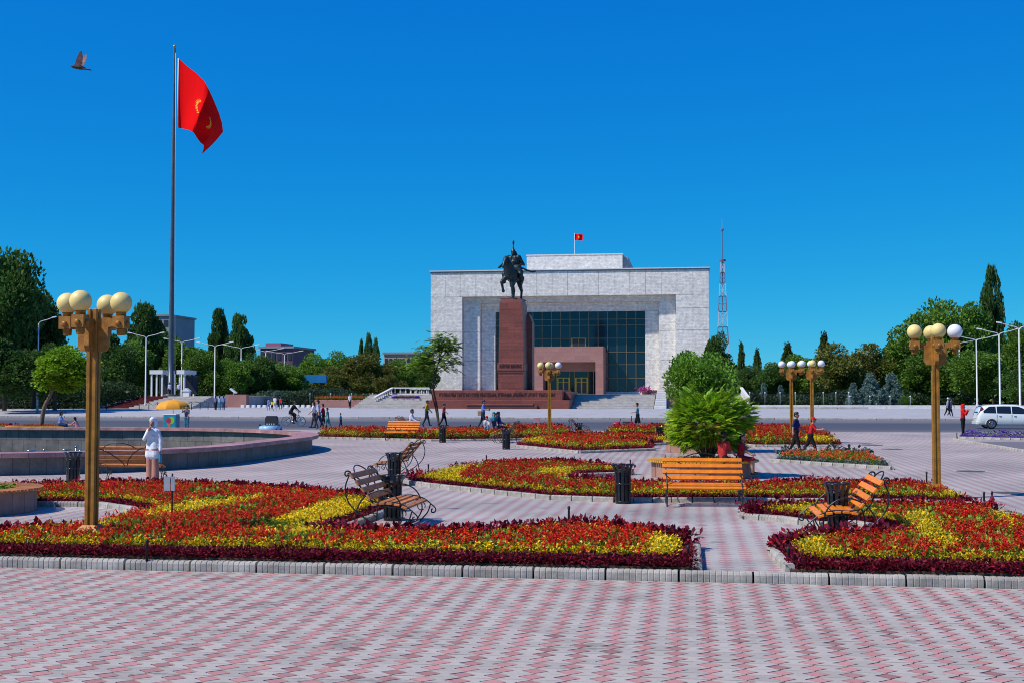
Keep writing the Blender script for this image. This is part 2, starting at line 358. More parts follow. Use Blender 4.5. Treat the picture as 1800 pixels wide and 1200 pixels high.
def glass_mat():
    m, n, l, b = nt('facade_glass')
    oi = n.new('ShaderNodeObjectInfo').outputs['Random']
    c = mixrgb(n, l, 'MIX', (0.003, 0.010, 0.022), (0.008, 0.024, 0.045), oi)
    l.new(c, b.inputs['Base Color']); b.inputs['Roughness'].default_value = 0.06; b.inputs['Specular IOR Level'].default_value = 0.55
    return m
MT['glass'] = glass_mat()
CLOTH = {}
def cloth(c):
    k = tuple(round(x, 3) for x in c)
    if k not in CLOTH: CLOTH[k] = M('cloth', c, rough=0.85, var=0.16, scale=7, bump=0.2, spec=0.15)
    return CLOTH[k]

# ================================================================== the setting
KY = 16.45; LOW = -0.12                             # front kerb line; the near paving lies one kerb lower
def sheet(name, loops, z, mat, parent=None, zf=None):
    vs_ = [Vector((p[0], p[1], 0)) for lp in loops for p in lp]
    tr = tessellate_polygon([[Vector((p[0], p[1], 0)) for p in lp] for lp in loops])
    mb = MB(); ff = []
    for t in tr:
        a, b, c = (vs_[i] for i in t)
        if (b-a).cross(c-a).z < 0: t = (t[0], t[2], t[1])
        ff.append(t)
    mb.add([(p.x, p.y, zf(p) if zf else z) for p in vs_], ff)
    o = mb.build(name, mat, parent)
    if parent is None: tag(o, kind='structure')
    return o
def rect(x0, x1, y0, y1): return [(x0,y0),(x1,y0),(x1,y1),(x0,y1)]
sheet('ground', [rect(-2500, 2500, -300, 4000)], -1.6, MT['ground_soil'])
def rounded(x0, x1, y0, y1, r, n=10, rb=6.0):       # the back corners are rounder by rb
    out = []
    for cx, cy, a0, q in ((x1-r,y0+r,-90,r),(x1-r-rb,y1-r-rb,0,r+rb),(x0+r+rb,y1-r-rb,90,r+rb),(x0+r,y0+r,180,r)):
        for k in range(n+1): a = R(a0+90*k/n); out.append((cx+q*math.cos(a), cy+q*math.sin(a)))
    return out
FX0, FX1, FY0, FY1, FR = -62.0, -15.0, 32.4, 59.2, 7.0
plaza = sheet('plaza_paving', [rect(-120, 95, KY+0.07, ROAD0), rounded(FX0+.3, FX1-.3, FY0+.3, FY1-.3, FR-.3)[::-1]], 0.0, MT['paving'])
near = sheet('near_paving', [rect(-60, 50, -30, KY)], LOW-0.03, MT['joint_sand'])
sheet('paving_sheet', [rect(-60, -11.2, -30, KY-.002)], LOW, MT['paving'], near)
sheet('paving_sheet', [rect(5.8, 50, -30, KY-.002)], LOW, MT['paving'], near)
sheet('paving_sheet', [rect(-11.2, 5.8, -30, 8.2)], LOW, MT['paving'], near)
sheet('road', [rect(-300, 300, ROAD0-.02, ROAD1+.1)], 0.004-0.03, MT['asphalt'])
tag(sheet('road_gutter', [rect(-300, 300, ROAD0-.45, ROAD0)], 0.004, MT['step_stone']), kind='structure')
far_pave = sheet('far_pavement', [rect(-300, 300, ROAD1, 150)], 0, MT['side_pavement'], zf=lambda p: zfar(p.y))
far_ground = sheet('park_ground', [rect(-900, 900, 150, 3000)], zfar(200), MT['ground_soil'])
sheet('flag_square', [rect(-130, 80, 150, 166)], zfar(200)+.004, MT['side_pavement'])
kb = MB(); kb.bbox(-1.48, 1.48, -.12, .12, -.05, .135, .02); kbm = kb.mesh('kerb_stone', MT['kerb'])
for i in range(46): link('kerb_stone', kbm, far_pave, (-90+i*3.0, ROAD1, 0))

# near clover tiles: grey bone-shaped pieces and pink diamonds; the nearest ones are single pieces
def wavy(poly, k=3, a=0.0035):
    out = []
    for i in range(len(poly)):
        p = Vector(poly[i]); q = Vector(poly[(i+1)%len(poly)]); d = q-p; nn = Vector((d.y, -d.x)).normalized()
        out.append(tuple(p))
        for j in range(1, k): out.append(tuple(p+d*j/k+nn*a*(1 if j%2 else -1)))
    return out
hx, hy, px_, py_, g_ = TX/2, TY/2, TX*.345, TY*.385, 0.0045
bone = [(-hx+g_,-hy+g_),(hx-g_,-hy+g_),(hx-g_*1.6,-py_-.017),(hx-px_-.021,0),(hx-g_*1.6,py_+.017),(hx-g_,hy-g_),(-hx+g_,hy-g_),(-hx+g_*1.6,py_+.017),(-hx+px_+.021,0),(-hx+g_*1.6,-py_-.017)]
dia = wavy([(-px_,0),(0,-py_),(px_,0),(0,py_)], 3)
def tile_mesh(name, poly, mat): mb = MB(); mb.prism(poly, LOW-.03, LOW); return mb.mesh(name, mat)
bm_ = tile_mesh('grey_tile', bone, MT['tile_grey']); dm_ = tile_mesh('pink_tile', dia, MT['tile_pink'])
cells = []
for i in range(math.floor(-11.2/TX), math.ceil(5.8/TX)):
    for j in range(math.floor(8.2/TY), int((KY-.02)/TY)):
        x = (i+.5)*TX; y = (j+.5)*TY                # a diamond centre, the same lattice as the far paving
        c = Vector((x,y,LOW-CH)); k = c.dot(_f); sx = 900+F*c.dot(_r)/k; sy = 600-F*c.dot(_u)/k
        vis = -40 < sx < 1840 and sy < 1215
        cells.append((0 if vis else 1, y, x))
cells.sort()
rest = [MB(), MB()]
for n_, (v_, y, x) in enumerate(cells):
    dz = random.uniform(-.002, .002)
    if n_ < 300:
        link('grey_tile', bm_, near, (x+hx, y, dz)); o = link('pink_tile', dm_, near, (x, y, dz))
    else:
        rest[0].prism([(a+x+hx, b+y) for a, b in bone], LOW-.03, LOW+dz); rest[1].prism([(a+x, b+y) for a, b in [(-px_,0),(0,-py_),(px_,0),(0,py_)]], LOW-.03, LOW+dz)
tag(rest[0].build('grey_tiles', MT['tile_grey'], near), kind='stuff'); tag(rest[1].build('pink_tiles', MT['tile_pink'], near), kind='stuff')
# manhole covers
for i, (x, y, r_, lab) in enumerate(((1706, 828, .42, 'round manhole cover in the pink paving right of the far lamp post'), (1772, 866, .35, 'manhole cover at the right edge of the picture in the paving'), (1532, 782, .5, 'dark drain cover in the paving beside the far red flower bed'), (1568, 789, .45, 'dark drain cover nearest the small orange flower bed'))):
    c = G(x, y); t = thing('manhole_cover', lab, 'manhole', c, group='manhole covers in the square')
    mb = MB(); mb.lathe([(r_,.004),(r_,.012),(r_*.93,.014),(r_*.9,.009),(.01,.009)], 28); mb.build('lid', MT['manhole'], t)
    mb = MB(); mb.lathe([(r_*1.15,.002),(r_*1.15,.007),(r_*1.02,.008),(r_*1.02,.002)], 28, cap=False); mb.build('ring', MT['step_stone'], t)

# ------------------------------------------------------------------ kerb stones with ribs
def rib_stone(L, w, h, n):
    prof = [(-w/2,-.1),(-w/2,h-.035),(-w/2+.012,h-.012),(-w/2+.04,h),(w/2-.02,h),(w/2,h-.02),(w/2,-.1)]
    mb = MB(); vv = []; xs = []
    s = L/n
    for i in range(n):
        a = -L/2+i*s
        xs += [(a+.003,-.006),(a+.009,0),(a+s-.009,0),(a+s-.003,-.006)] 
    for x, q in xs:
        for (y, z) in prof: vv.append((x, y-(q if y < -w/2+.05 else 0), z+(q if z > 0 else 0)))
    k = len(prof); ff = []
    for i in range(len(xs)-1):
        for j in range(k-1): ff.append((i*k+j, (i+1)*k+j, (i+1)*k+j+1, i*k+j+1))
    ff += [tuple(range(k-1,-1,-1)), tuple((len(xs)-1)*k+j for j in range(k))]
    mb.add(vv, ff); return mb.mesh('kerb_stone', MT['kerb'])
STONE = rib_stone(0.93, .15, .11, 12); STONE_S = rib_stone(0.46, .13, .11, 6)
def kerb_run(pts, parent, me=STONE_S, L=.48, z=0.0):
    for a, b in zip(pts[:-1], pts[1:]):
        a = Vector(a[:2]); b = Vector(b[:2]); d = b-a
        if d.length < .1: continue
        n = max(1, round(d.length/L)); ang = math.atan2(d.y, d.x)
        for i in range(n):
            c = a+d*((i+.5)/n)
            o = link('kerb_stone', me, parent, (c.x, c.y, z+random.uniform(-.004,.004)), ang+random.uniform(-.006,.006), (d.length/n/L, 1, 1))
front_kerb = thing('front_kerb', 'long ribbed stone kerb along the front of the flower beds', 'kerb', (0, KY, LOW))
for i in range(26):
    link('kerb_stone', STONE, front_kerb, (-17+i*.95+.2, random.uniform(-.006,.006), .016+random.uniform(-.004,.004)), random.uniform(-.006,.006), (1,1,1.06))

# ------------------------------------------------------------------ flower beds
def plant(kind, rng):
    V = []; C = []
    def leaf(p, d, L, W, up, c):
        d = d/np.linalg.norm(d); s = np.cross(d, up); s = s/(np.linalg.norm(s)+1e-9)
        V.append([p, p+d*L*.55+s*W, p+d*L, p+d*L*.55-s*W]); C.append(c)
    if kind == 'burgundy':
        for i in range(38):
            a = rng.uniform(0, 6.28); e = rng.uniform(-.5, 1.4); rr = rng.uniform(.02, .1)
            p = np.array([rr*math.cos(a), rr*math.sin(a), .0+.13*rng.uniform(.05,1)*(1-rr*2.5)])
            d = np.array([math.cos(a)*math.cos(e), math.sin(a)*math.cos(e), math.sin(e)])
            k = rng.uniform(.45, 1.6); c = np.array([.13,.006,.02])*k if rng.random() < .65 else np.array([.27,.012,.03])*k
            leaf(p, d, rng.uniform(.035,.065), rng.uniform(.011,.02), np.array([rng.uniform(-.6,.6), rng.uniform(-.6,.6), 1]), c)
    elif kind == 'yellow':
        for i in range(30):
            a = rng.uniform(0, 6.28); e = rng.uniform(-.2, 1.3); rr = rng.uniform(.0, .1)
            p = np.array([rr*math.cos(a), rr*math.sin(a), .05+.13*rng.uniform(.1,1)])
            d = np.array([math.cos(a)*math.cos(e), math.sin(a)*math.cos(e), math.sin(e)])
            q = rng.random(); c = np.array([.72,.5,.008]) if q < .72 else (np.array([.42,.42,.02]) if q < .9 else np.array([.1,.16,.03]))
            leaf(p, d, rng.uniform(.026,.045), rng.uniform(.009,.015), np.array([rng.uniform(-.5,.5), rng.uniform(-.5,.5), 1]), c*rng.uniform(.75,1.2))
    elif kind == 'salvia' or kind == 'orange':
        for i in range(14):
            a = rng.uniform(0, 6.28); e = rng.uniform(-.1, 1.0); rr = rng.uniform(.0, .07)
            p = np.array([rr*math.cos(a), rr*math.sin(a), rng.uniform(.03,.15)])
            d = np.array([math.cos(a)*math.cos(e), math.sin(a)*math.cos(e), math.sin(e)])
            leaf(p, d, rng.uniform(.045,.07), rng.uniform(.014,.02), np.array([0,0,1]), np.array([.14,.25,.02])*rng.uniform(.6,1.5))
        for sidx in range(rng.integers(1, 4)):
            a = rng.uniform(0, 6.28); rr = rng.uniform(.0, .09); h0 = rng.uniform(.13,.18); h1 = h0+rng.uniform(.05,.10)
            tilt = np.array([rng.uniform(-.2,.2), rng.uniform(-.2,.2), 1])
            base = np.array([rr*math.cos(a), rr*math.sin(a), 0])
            red = np.array([.62,.014,.008]) if kind == 'salvia' else np.array([.62,.12,.02])
            if rng.random() < .2: red = np.array([.68,.1,.012])
            for i in range(11):
                t = rng.random(); z = h0+(h1-h0)*t; b = rng.uniform(0, 6.28)
                p = base+tilt*z; d = np.array([math.cos(b), math.sin(b), rng.uniform(.1,1.2)])
                leaf(p, d, .034*(1.15-t*.6), .011*(1.2-t*.5), np.array([rng.uniform(-1,1), rng.uniform(-1,1), .6]), red*rng.uniform(.65,1.3))
    elif kind == 'green':
        for i in range(20):
            a = rng.uniform(0, 6.28); e = rng.uniform(-.1, 1.2); rr = rng.uniform(.0, .08)
            p = np.array([rr*math.cos(a), rr*math.sin(a), rng.uniform(.04,.17)]); d = np.array([math.cos(a)*math.cos(e), math.sin(a)*math.cos(e), math.sin(e)])
            leaf(p, d, rng.uniform(.04,.07), rng.uniform(.013,.02), np.array([rng.uniform(-.5,.5),rng.uniform(-.5,.5),1]), np.array([.19,.29,.022])*rng.uniform(.4,1.5))
    elif kind == 'purple':
        for i in range(12):
            a = rng.uniform(0, 6.28); p = np.array([rng.uniform(-.08,.08), rng.uniform(-.08,.08), rng.uniform(.05,.16)])
            leaf(p, np.array([math.cos(a), math.sin(a), rng.uniform(.2,1)]), .08, .03, np.array([0,0,1]), np.array([.13,.05,.42])*rng.uniform(.6,1.3))
    elif kind == 'grey':
        for i in range(14):
            a = rng.uniform(0, 6.28); p = np.array([rng.uniform(-.08,.08), rng.uniform(-.08,.08), rng.uniform(.03,.12)])
            leaf(p, np.array([math.cos(a), math.sin(a), rng.uniform(.2,1)]), .08, .022, np.array([0,0,1]), np.array([.12,.15,.13])*rng.uniform(.6,1.3))
    return np.array(V), np.array(C)
PL = {k: [plant(k, RNG) for _ in range(8)] for k in ('burgundy','yellow','salvia','orange','purple','grey','green')}
def scatter(name, kind, pts, parent, scale=1.0, z0=.035):
    if not len(pts): return
    Vs = []; Cs = []; idx = RNG.integers(0, 8, len(pts))
    for v in range(8):
        q = pts[idx == v]
        if not len(q): continue
        V, C = PL[kind][v]; a = RNG.uniform(0, 6.283, len(q)); s = RNG.uniform(.8, 1.25, len(q))*scale
        ca, sa = np.cos(a)*s, np.sin(a)*s
        X = V[None,:,:,0]*ca[:,None,None]-V[None,:,:,1]*sa[:,None,None]+q[:,0][:,None,None]
        Y = V[None,:,:,0]*sa[:,None,None]+V[None,:,:,1]*ca[:,None,None]+q[:,1][:,None,None]
        Z = V[None,:,:,2]*s[:,None,None]*RNG.uniform(.85,1.15,len(q))[:,None,None]+z0+0*X
        Vs.append(np.stack([X,Y,Z],-1).reshape(-1,4,3)); Cs.append((C[None]*RNG.uniform(.8,1.2,len(q))[:,None,None]).reshape(-1,3))
    o = link(name, quads_mesh(name, np.concatenate(Vs), np.concatenate(Cs), MT['flower']), parent); tag(o, kind='stuff')
def inside(pts, poly):
    x, y = pts[:,0], pts[:,1]; c = np.zeros(len(pts), bool); n = len(poly)
    for i in range(n):
        x0, y0 = poly[i]; x1, y1 = poly[(i+1)%n]
        if y0 == y1: continue
        c ^= ((y0 > y) != (y1 > y)) & (x < (x1-x0)*(y-y0)/(y1-y0)+x0)
    return c
def edge_dist(pts, poly):
    d = np.full(len(pts), 1e9)
    for i in range(len(poly)):
        a = np.array(poly[i]); b = np.array(poly[(i+1)%len(poly)]); ab = b-a
        t = np.clip(((pts-a)@ab)/(ab@ab+1e-12), 0, 1); d = np.minimum(d, np.linalg.norm(pts-(a+t[:,None]*ab), axis=1))
    return d
BY = 16.53
def bed(label, outline, sp=.1, patches=(), bw=.21, yw=.2, mid='salvia', border='burgundy', second='yellow', scale=1.02, gaps=0.04, pscale=1.0, zk=.68):
    poly = [tuple(G(p[0], p[1], p[2]*zk)[:2]) if len(p) == 3 else p for p in outline]
    ctr = Vector((sum(p[0] for p in poly)/len(poly), sum(p[1] for p in poly)/len(poly), 0))
    t = thing('flower_bed', label, 'flower bed', ctr, group='flower beds of the square')
    loc = [(p[0]-ctr.x, p[1]-ctr.y) for p in poly]
    mb = MB(); mb.prism(loc, .004, .04); mb.build('soil', MT['soil'], t)
    for q0, q1, r0, r1 in zip(loc, loc[1:]+loc[:1], poly, poly[1:]+poly[:1]):
        if not (abs(r0[1]-BY) < .01 and abs(r1[1]-BY) < .01): kerb_run([q0, q1], t)     # the front kerb edges that side already
    A = np.array(loc); lo = A.min(0); hi = A.max(0)
    gx, gy = np.meshgrid(np.arange(lo[0], hi[0], sp), np.arange(lo[1], hi[1], sp))
    pts = np.stack([gx.ravel(), gy.ravel()], 1)+RNG.uniform(-.45*sp, .45*sp, (gx.size, 2))
    pts = pts[inside(pts, loc)]; d = edge_dist(pts, loc); near_front = np.abs(pts[:,1]+ctr.y-BY) < .2; keep = (d > .11) | (near_front & (d > -.01)); pts = pts[keep]; d = d[keep]-.09+RNG.uniform(-.04,.04,keep.sum())
    inp = np.zeros(len(pts), bool)
    for pa in patches:
        pp = [tuple((G(*p)-ctr).xy) for p in pa]; inp |= inside(pts, pp)
    b = d < bw; y = (~b) & ((d < bw+yw) | inp); r = ~(b | y)
    wave = np.sin(pts[:,0]*2.1+pts[:,1]*1.3)+np.sin(pts[:,0]*.9-pts[:,1]*2.7)
    green = r & ((RNG.random(len(pts)) < .5) | (wave > 1.4)); mixy = r & (RNG.random(len(pts)) < .03+.04*(wave > 1.0)); gone = r & (RNG.random(len(pts)) < gaps)
    yr = y & ~inp & (RNG.random(len(pts)) < .22)
    rear = b & ~inside(pts+np.array([0,.42]), loc)       # the border along the back edge grows taller
    scatter(border+'_border', border, pts[b & ~rear], t, .98*scale*pscale); scatter(border+'_border', border, pts[rear], t, 1.85*scale*pscale)
    scatter(second+'_band', second, pts[(y & ~yr) | mixy], t, scale*pscale)
    scatter('green_foliage', 'green', pts[green], t, scale*pscale); r = r & ~green
    scatter('red_flowers' if mid == 'salvia' else 'orange_flowers', mid, pts[(r & ~gone & ~mixy) | yr], t, scale*pscale)
    return t
xr = G(1226, 1003, 0).x; xl2 = G(1388, 1004, 0).x
bed('big front flower bed of red, yellow and burgundy flowers round the left lamp post',
    [(-14, BY), (xr, BY), (1224,948,.2), (1130,930,.28), (1000,917,.3), (870,932,.28), (780,938,.26), (640,943,.15), (566,943,.05),
     (620,923,.05), (690,896,.05), (702,884,.2), (620,869,.28), (500,857,.3), (400,852,.3), (300,850,.3), (200,849,.3), (0,853,.3), (-250,858,.3),
     (-250,889,0), (30,889,0), (175,890,0), (235,899,0), (254,898,.22), (198,908,.22), (142,925,.22), (57,932,.22), (0,937,.22), (-14, 17.75)],
    patches=[[(1130,990,.15),(1140,945,.15),(1220,950,.15),(1220,995,.15)], [(420,945,.15),(560,890,.15),(650,872,.15),(700,885,.15),(560,945,.15)], [(250,905,.15),(330,890,.15),(480,875,.15),(460,885,.15),(250,920,.15)]], sp=.075)
bed('right front flower bed with a bench in its notch, red with yellow bands',
    [(xl2, BY), (13, BY), (13, 21.0), (1900,925,.25), (1800,907,.25), (1740,893,.25), (1660,888,.3), (1560,885,.3), (1480,885,.28), (1400,888,.26), (1320,894,.2), (1308,899,.12),
     (1304,911,0), (1370,916,0), (1447,927,0), (1500,924,0), (1550,933,0), (1577,952,.03), (1500,944,.2), (1420,942,.26), (1380,946,.26), (1355,955,.2)],
    patches=[[(1395,995,.15),(1400,948,.15),(1450,945,.15),(1470,995,.15)], [(1570,920,.15),(1620,900,.15),(1690,965,.15),(1650,975,.15)], [(1330,908,.1),(1330,892,.1),(1440,890,.1),(1440,915,.1)], [(1710,880,.15),(1760,900,.15),(1800,930,.15),(1780,940,.15)]], sp=.075)
bed('middle flower bed of red flowers running behind the orange bench',
    [(716,846,.0), (737,837,.18), (790,820,.28), (850,814,.28), (950,810,.3), (1030,815,.28), (1090,821,.24), (1112,829,.12), (1108,834,.0), (1020,838,.0), (1012,844,.2),
     (1100,848,.3), (1180,850,.3), (1330,848,.3), (1440,847,.3), (1560,848,.3), (1640,852,.28), (1700,869,.24), (1728,884,.12),
     (1600,885,0), (1450,884,0), (1330,883,0), (1180,882,0), (1080,882,0), (970,878,0), (850,866,0), (760,856,0), (714,850,0)],
    patches=[[(730,848,.15),(800,822,.15),(830,822,.15),(800,852,.15)], [(940,838,.15),(950,826,.15),(1010,826,.15),(990,840,.15)], [(1650,880,.15),(1660,866,.15),(1720,880,.15),(1720,885,.15)]], sp=.08)
bed('red and yellow flower bed left of the round planter with bush',
    [(906,785,0), (1018,796,0), (1150,791,0), (1145,786,.05), (1090,785,.0), (1170,781,.0), (1186,774,.25), (1100,768,.3), (1000,769,.3), (938,774,.28)],
    patches=[[(915,785,.15),(940,775,.15),(970,775,.15),(940,788,.15)]], sp=.13, scale=1.5, bw=.2, yw=.2, zk=.5)
bed('far red flower bed in front of the seated family by the road',
    [(555,770,0), (640,772,0), (760,775,0), (880,774,0), (960,771,0), (1003,767,0), (1000,760,.22), (960,755,.3), (880,755,.3), (865,763,.3), (740,764,.3), (660,760,.3), (600,760,.3), (562,765,.2)],
    patches=[[(565,769,.15),(575,764,.15),(640,766,.15),(640,770,.15)]], sp=.15, scale=1.75, gaps=.0, bw=.13, yw=.12, zk=.4)
bed('far red flower bed behind the bushy green planter by the road',
    [(1064,764,0), (1175,770,0), (1330,785,0), (1478,785,0), (1470,779,.1), (1440,763,.25), (1420,757,.3), (1310,755,.3), (1180,755,.3), (1085,756,.28), (1067,760,.2)],
    patches=[[(1400,784,.15),(1420,772,.15),(1470,780,.15),(1470,785,.15)]], sp=.15, scale=1.75, gaps=.0, bw=.13, yw=.12, zk=.4)
bed('small orange flower bed where the two boys walk past',
    [(1356,811,0), (1568,825,0), (1560,818,.1), (1535,803,.26), (1470,800,.28), (1400,801,.26), (1368,806,.15)], sp=.13, mid='orange', border='grey', second='orange', bw=.2, scale=1.25, zk=.35)
bed('strip of violet flowers beside the road near the white minivan',
    [(1684,770,0), (1760,772,0), (1900,775,0), (1900,769,0), (1760,766,0), (1688,765,0)], sp=.17, mid='purple', border='purple', second='purple', scale=.8, zk=.0)
bed('far left flower strip of red and yellow beside the leaning tree planter',
    [(-60,760,0), (16,758,0), (30,757,0), (30,753,.25), (-60,753,.25)], sp=.17, scale=1.6, zk=.4)
side = thing('low_kerb', 'low brick edged kerb bounding the bluish strip below the violet flowers', 'kerb', G(1676,773))
kerb_run([(0,0), tuple((G(1735,783)-G(1676,773)).xy), tuple((G(1920,815)-G(1676,773)).xy)], side)
sheet('asphalt_strip', [[tuple(G(1690,775).xy), tuple(G(1738,782).xy), tuple(G(1925,813).xy), tuple(G(1925,778).xy)]], 0.006, MT['asphalt'])
pegs = [(532,868,'beside the left front bed, farther back'), (606,904,'at the yellow band left of the leaning-back bench'), (258,985,'among the burgundy plants right of the left lamp post'), (1000,918,'at the pointed back of the front bed'),
 (753,833,'at the left tip of the middle bed'), (855,815,'behind the middle bed'), (824,857,'in the front of the middle bed'), (980,865,'in the middle bed left of its bin'), (1108,824,'behind the bin of the middle bed'), (1323,900,'at the left tip of the right bed'),
 (1210,997,'at the right end of the front bed'), (1386,1000,'at the left corner of the right front bed'), (1629,848,'just left of the right lamp post'), (1730,889,'left one of the pair right of the right lamp post'), (1744,888,'right one of the pair right of the right lamp post'), (1372,806,'at the left end of the small orange bed'),
 (1453,775,'behind the far red bed, left one'), (1476,783,'at the right tip of the far red bed'), (1062,762,'at the left tip of the far right bed'), (1137,787,'at the right end of the bed left of the planter'), (923,783,'at the left end of the bed left of the planter'), (1682,770,'at the end of the violet strip')]
pm = MB(); pm.mat(0, True).lathe([(.02,0),(.02,.24),(.026,.25),(.026,.285),(.012,.3)], 8); pmm = pm.mesh('sprinkler_peg', MT['peg'])
for x, y, lab in pegs: tag(link('sprinkler_peg', pmm, None, G(x, y)), 'short black sprinkler peg '+lab, 'peg', 'black sprinkler pegs in the beds')

# ------------------------------------------------------------------ fountain
ft = thing('fountain', 'large sunken fountain basin with pink stone rim on the left', 'fountain', (0,0,0))
def ring(mb, o, i, z0, z1):
    n = len(o)
    vv = [(p[0],p[1],z0) for p in o]+[(p[0],p[1],z1) for p in o]+[(p[0],p[1],z1) for p in i]+[(p[0],p[1],z0) for p in i]; ff = []
    for k in range(n):
        j=(k+1)%n
        for a in range(4): b=(a+1)%4; ff.append((a*n+k,a*n+j,b*n+j,b*n+k))
    mb.add(vv, ff)
def rr(d): return rounded(FX0+d, FX1-d, FY0+d, FY1-d, FR-d, 16)
mb = MB(); ring(mb, rr(0), rr(.42), -.8, .5); mb.build('basin_wall', MT['basin_stone'], ft)
rimo, rimi = rr(-.26), rr(.55)
L_ = len(rimo); mb = MB()
def seg_ring(a, b, z0, z1):
    m_ = MB(); k = len(a)
    m_.add([(p[0],p[1],z0) for p in a]+[(p[0],p[1],z1) for p in a]+[(p[0],p[1],z1) for p in b]+[(p[0],p[1],z0) for p in b],
        [(q*k+i,q*k+i+1,((q+1)%4)*k+i+1,((q+1)%4)*k+i) for q in range(4) for i in range(k-1)]+[(0,k,2*k,3*k)[::-1],(k-1,2*k-1,3*k-1,4*k-1)])
    return m_
def dense(loop, step=.62):
    out = []; n = len(loop)
    for i in range(n):
        a = Vector(loop[i]); b = Vector(loop[(i+1)%n]); k = max(1, round((b-a).length/step))
        for j in range(k): out.append(tuple(a+(b-a)*j/k))
    return out
def paired(o_, i_, step=.62):                       # the same subdivision on both edges
    A, B = [], []; n = len(o_)
    for k in range(n):
        a, b = Vector(o_[k]), Vector(o_[(k+1)%n]); c, d = Vector(i_[k]), Vector(i_[(k+1)%n]); q = max(1, round((b-a).length/step))
        for j in range(q): A.append(a+(b-a)*j/q); B.append(c+(d-c)*j/q)
    return A, B
A_, B_ = paired(rr(-.26), rr(.6))
for k in range(len(A_)):
    a0, a1, b0, b1 = A_[k], A_[(k+1)%len(A_)], B_[k], B_[(k+1)%len(A_)]
    if a0.x < -45: continue
    e = .006; m_ = seg_ring([a0.lerp(a1,e), a0.lerp(a1,1-e)], [b0.lerp(b1,e), b0.lerp(b1,1-e)], .503, .635+random.uniform(-.004,.004))
    m_.build('rim_slab', MT['rim_slab'] if 'rim_slab' in MT else MT.setdefault('rim_slab', M('rim_slab', (0.36,0.19,0.185), rough=.6, var=.3, scale=3, rand=.18, bump=.2)), ft)
sheet('basin_floor', [rr(.3)], -.75, MT['basin_stone'], ft)
tag(sheet('water', [rr(.43)], -.62, MT['water'], ft), kind=None)
def nozzle():
    mb = MB().mat(0, True); mb.tube([(0,0,-.75),(0,0,.05)], .03, 8); mb.tube([(0,0,.05),(0,0,.12)], .05, 8); return mb.mesh('nozzle', MT['chrome'])
nz = nozzle(); nz2 = MB().mat(0, True); nz2.tube([(0,0,-.75),(0,0,-.02)], .035, 8); nz2.lathe([(.03,-.02),(.22,.03),(.22,.05),(.03,.04)], 12); nz2m = nz2.mesh('nozzle', MT['chrome'])
for i in range(24): link('nozzle', nz if i % 3 else nz2m, ft, (-34+i*.62+random.uniform(-.15,.15), 47+random.uniform(-1.5,1.5), random.uniform(-.08,.08)))
tb = MB().mat(0, True); tb.tube([(-40,48,-.28),(-18.5,48,-.28)], .05, 8); tb.build('pipe', MT['chrome'], ft)

# ================================================================== terrace, stairs, museum, monument, flagpole
TZ = 2.25; FZ = zfar(200)
TX0, TX1 = P(668, 690, 163).x, P(1306, 690, 163).x
ter = tag(MB().box(TX0, TX1, 162, 300, FZ-.5, TZ).build('terrace', MT['step_stone']), kind='structure')
def stairs(label, x0, x1, y0, y1, z0, z1, n, mat):
    t = thing('staircase', label, 'stairs', ((x0+x1)/2, y0, z0)); dx = (x1-x0)/2; d = (y1-y0)/n; h = (z1-z0)/n
    for i in range(n):
        mb = MB(); mb.bbox(-dx, dx, i*d, (y1-y0) if i == n-1 else (i+1)*d+.3, -.3 if i == 0 else (i-.2)*h, (i+1)*h, .015); mb.build('step', mat, t)
    return t
stairs('wide grey stone stairs left of the granite monument base', P(632,710,156).x, P(754,710,156).x, 152.5, 162.02, FZ, TZ+.003, 9, MT['step_stone'])
stairs('wide grey stone stairs right of the granite monument base', P(1003,710,156).x, P(1150,710,156).x, 152.5, 162.02, FZ, TZ+.003, 9, MT['step_stone'])
# stepped side wall right of the stairs, red granite planters with a few plants
sw = thing('stepped_wall', 'stepped pale stone cheek wall running down beside the right stairs', 'wall', (P(1152,710,158).x, 152, FZ))
for i in range(8): MB().bbox(.02+i*.02, 1.5-i*.02, i*1.25, (i+1)*1.25-.35, -.3, .35+i*.28, .03).build('block', MT['white_stone'], sw)
for (xa, xb, y0, y1, zt, lab) in ((1160,1300,158,161.9,1.9,'red granite retaining wall right of the stairs behind the green bush'), (1136,1190,163,166,2.75,'low red granite planter on the terrace before the museum corner')):
    x0, x1 = P(xa,700,y0).x, P(xb,700,y0).x; gw = thing('granite_wall', lab, 'wall', ((x0+x1)/2, y0, FZ)); d = (x1-x0)/2
    MB().box(-d, d, 0, y1-y0, -.2, zt-FZ-.1).build('wall', MT['pink_stone'], gw); MB().bbox(-d-.08, d+.08, -.08, y1-y0, zt-FZ-.1, zt-FZ, .02).build('coping', MT['granite'], gw)
# balustrades
def balustrade(label, pts, h=.95):
    t = thing('balustrade', label, 'balustrade', pts[0]); o = Vector(pts[0])
    for a, b in zip(pts[:-1], pts[1:]):
        a = Vector(a)-o; b = Vector(b)-o; d = b-a; n = max(2, round(d.length/.75)); w = Vector((-d.y, d.x, 0)).normalized()*.16; up = Vector((0,0,1))
        for z0, z1, k in ((0,.14,1.0),(h-.16,h,1.15)):
            q = [a-w*k+up*z0, a+w*k+up*z0, b+w*k+up*z0, b-w*k+up*z0, a-w*k+up*z1, a+w*k+up*z1, b+w*k+up*z1, b-w*k+up*z1]
            MB().add(q, [(0,1,2,3)[::-1],(4,5,6,7),(0,4,7,3)[::-1],(1,2,6,5)[::-1],(0,1,5,4)[::-1],(3,7,6,2)[::-1]]).build('rail', MT['white_stone'], t)
        for i in range(n):
            c = a+d*((i+.5)/n); mb = MB().mat(0, True); mb.lathe([(.07,.14),(.12,.35),(.06,.55),(.09,h-.16)], 6, c); mb.build('baluster', MT['white_stone'], t)
    return t
yb = 163.0
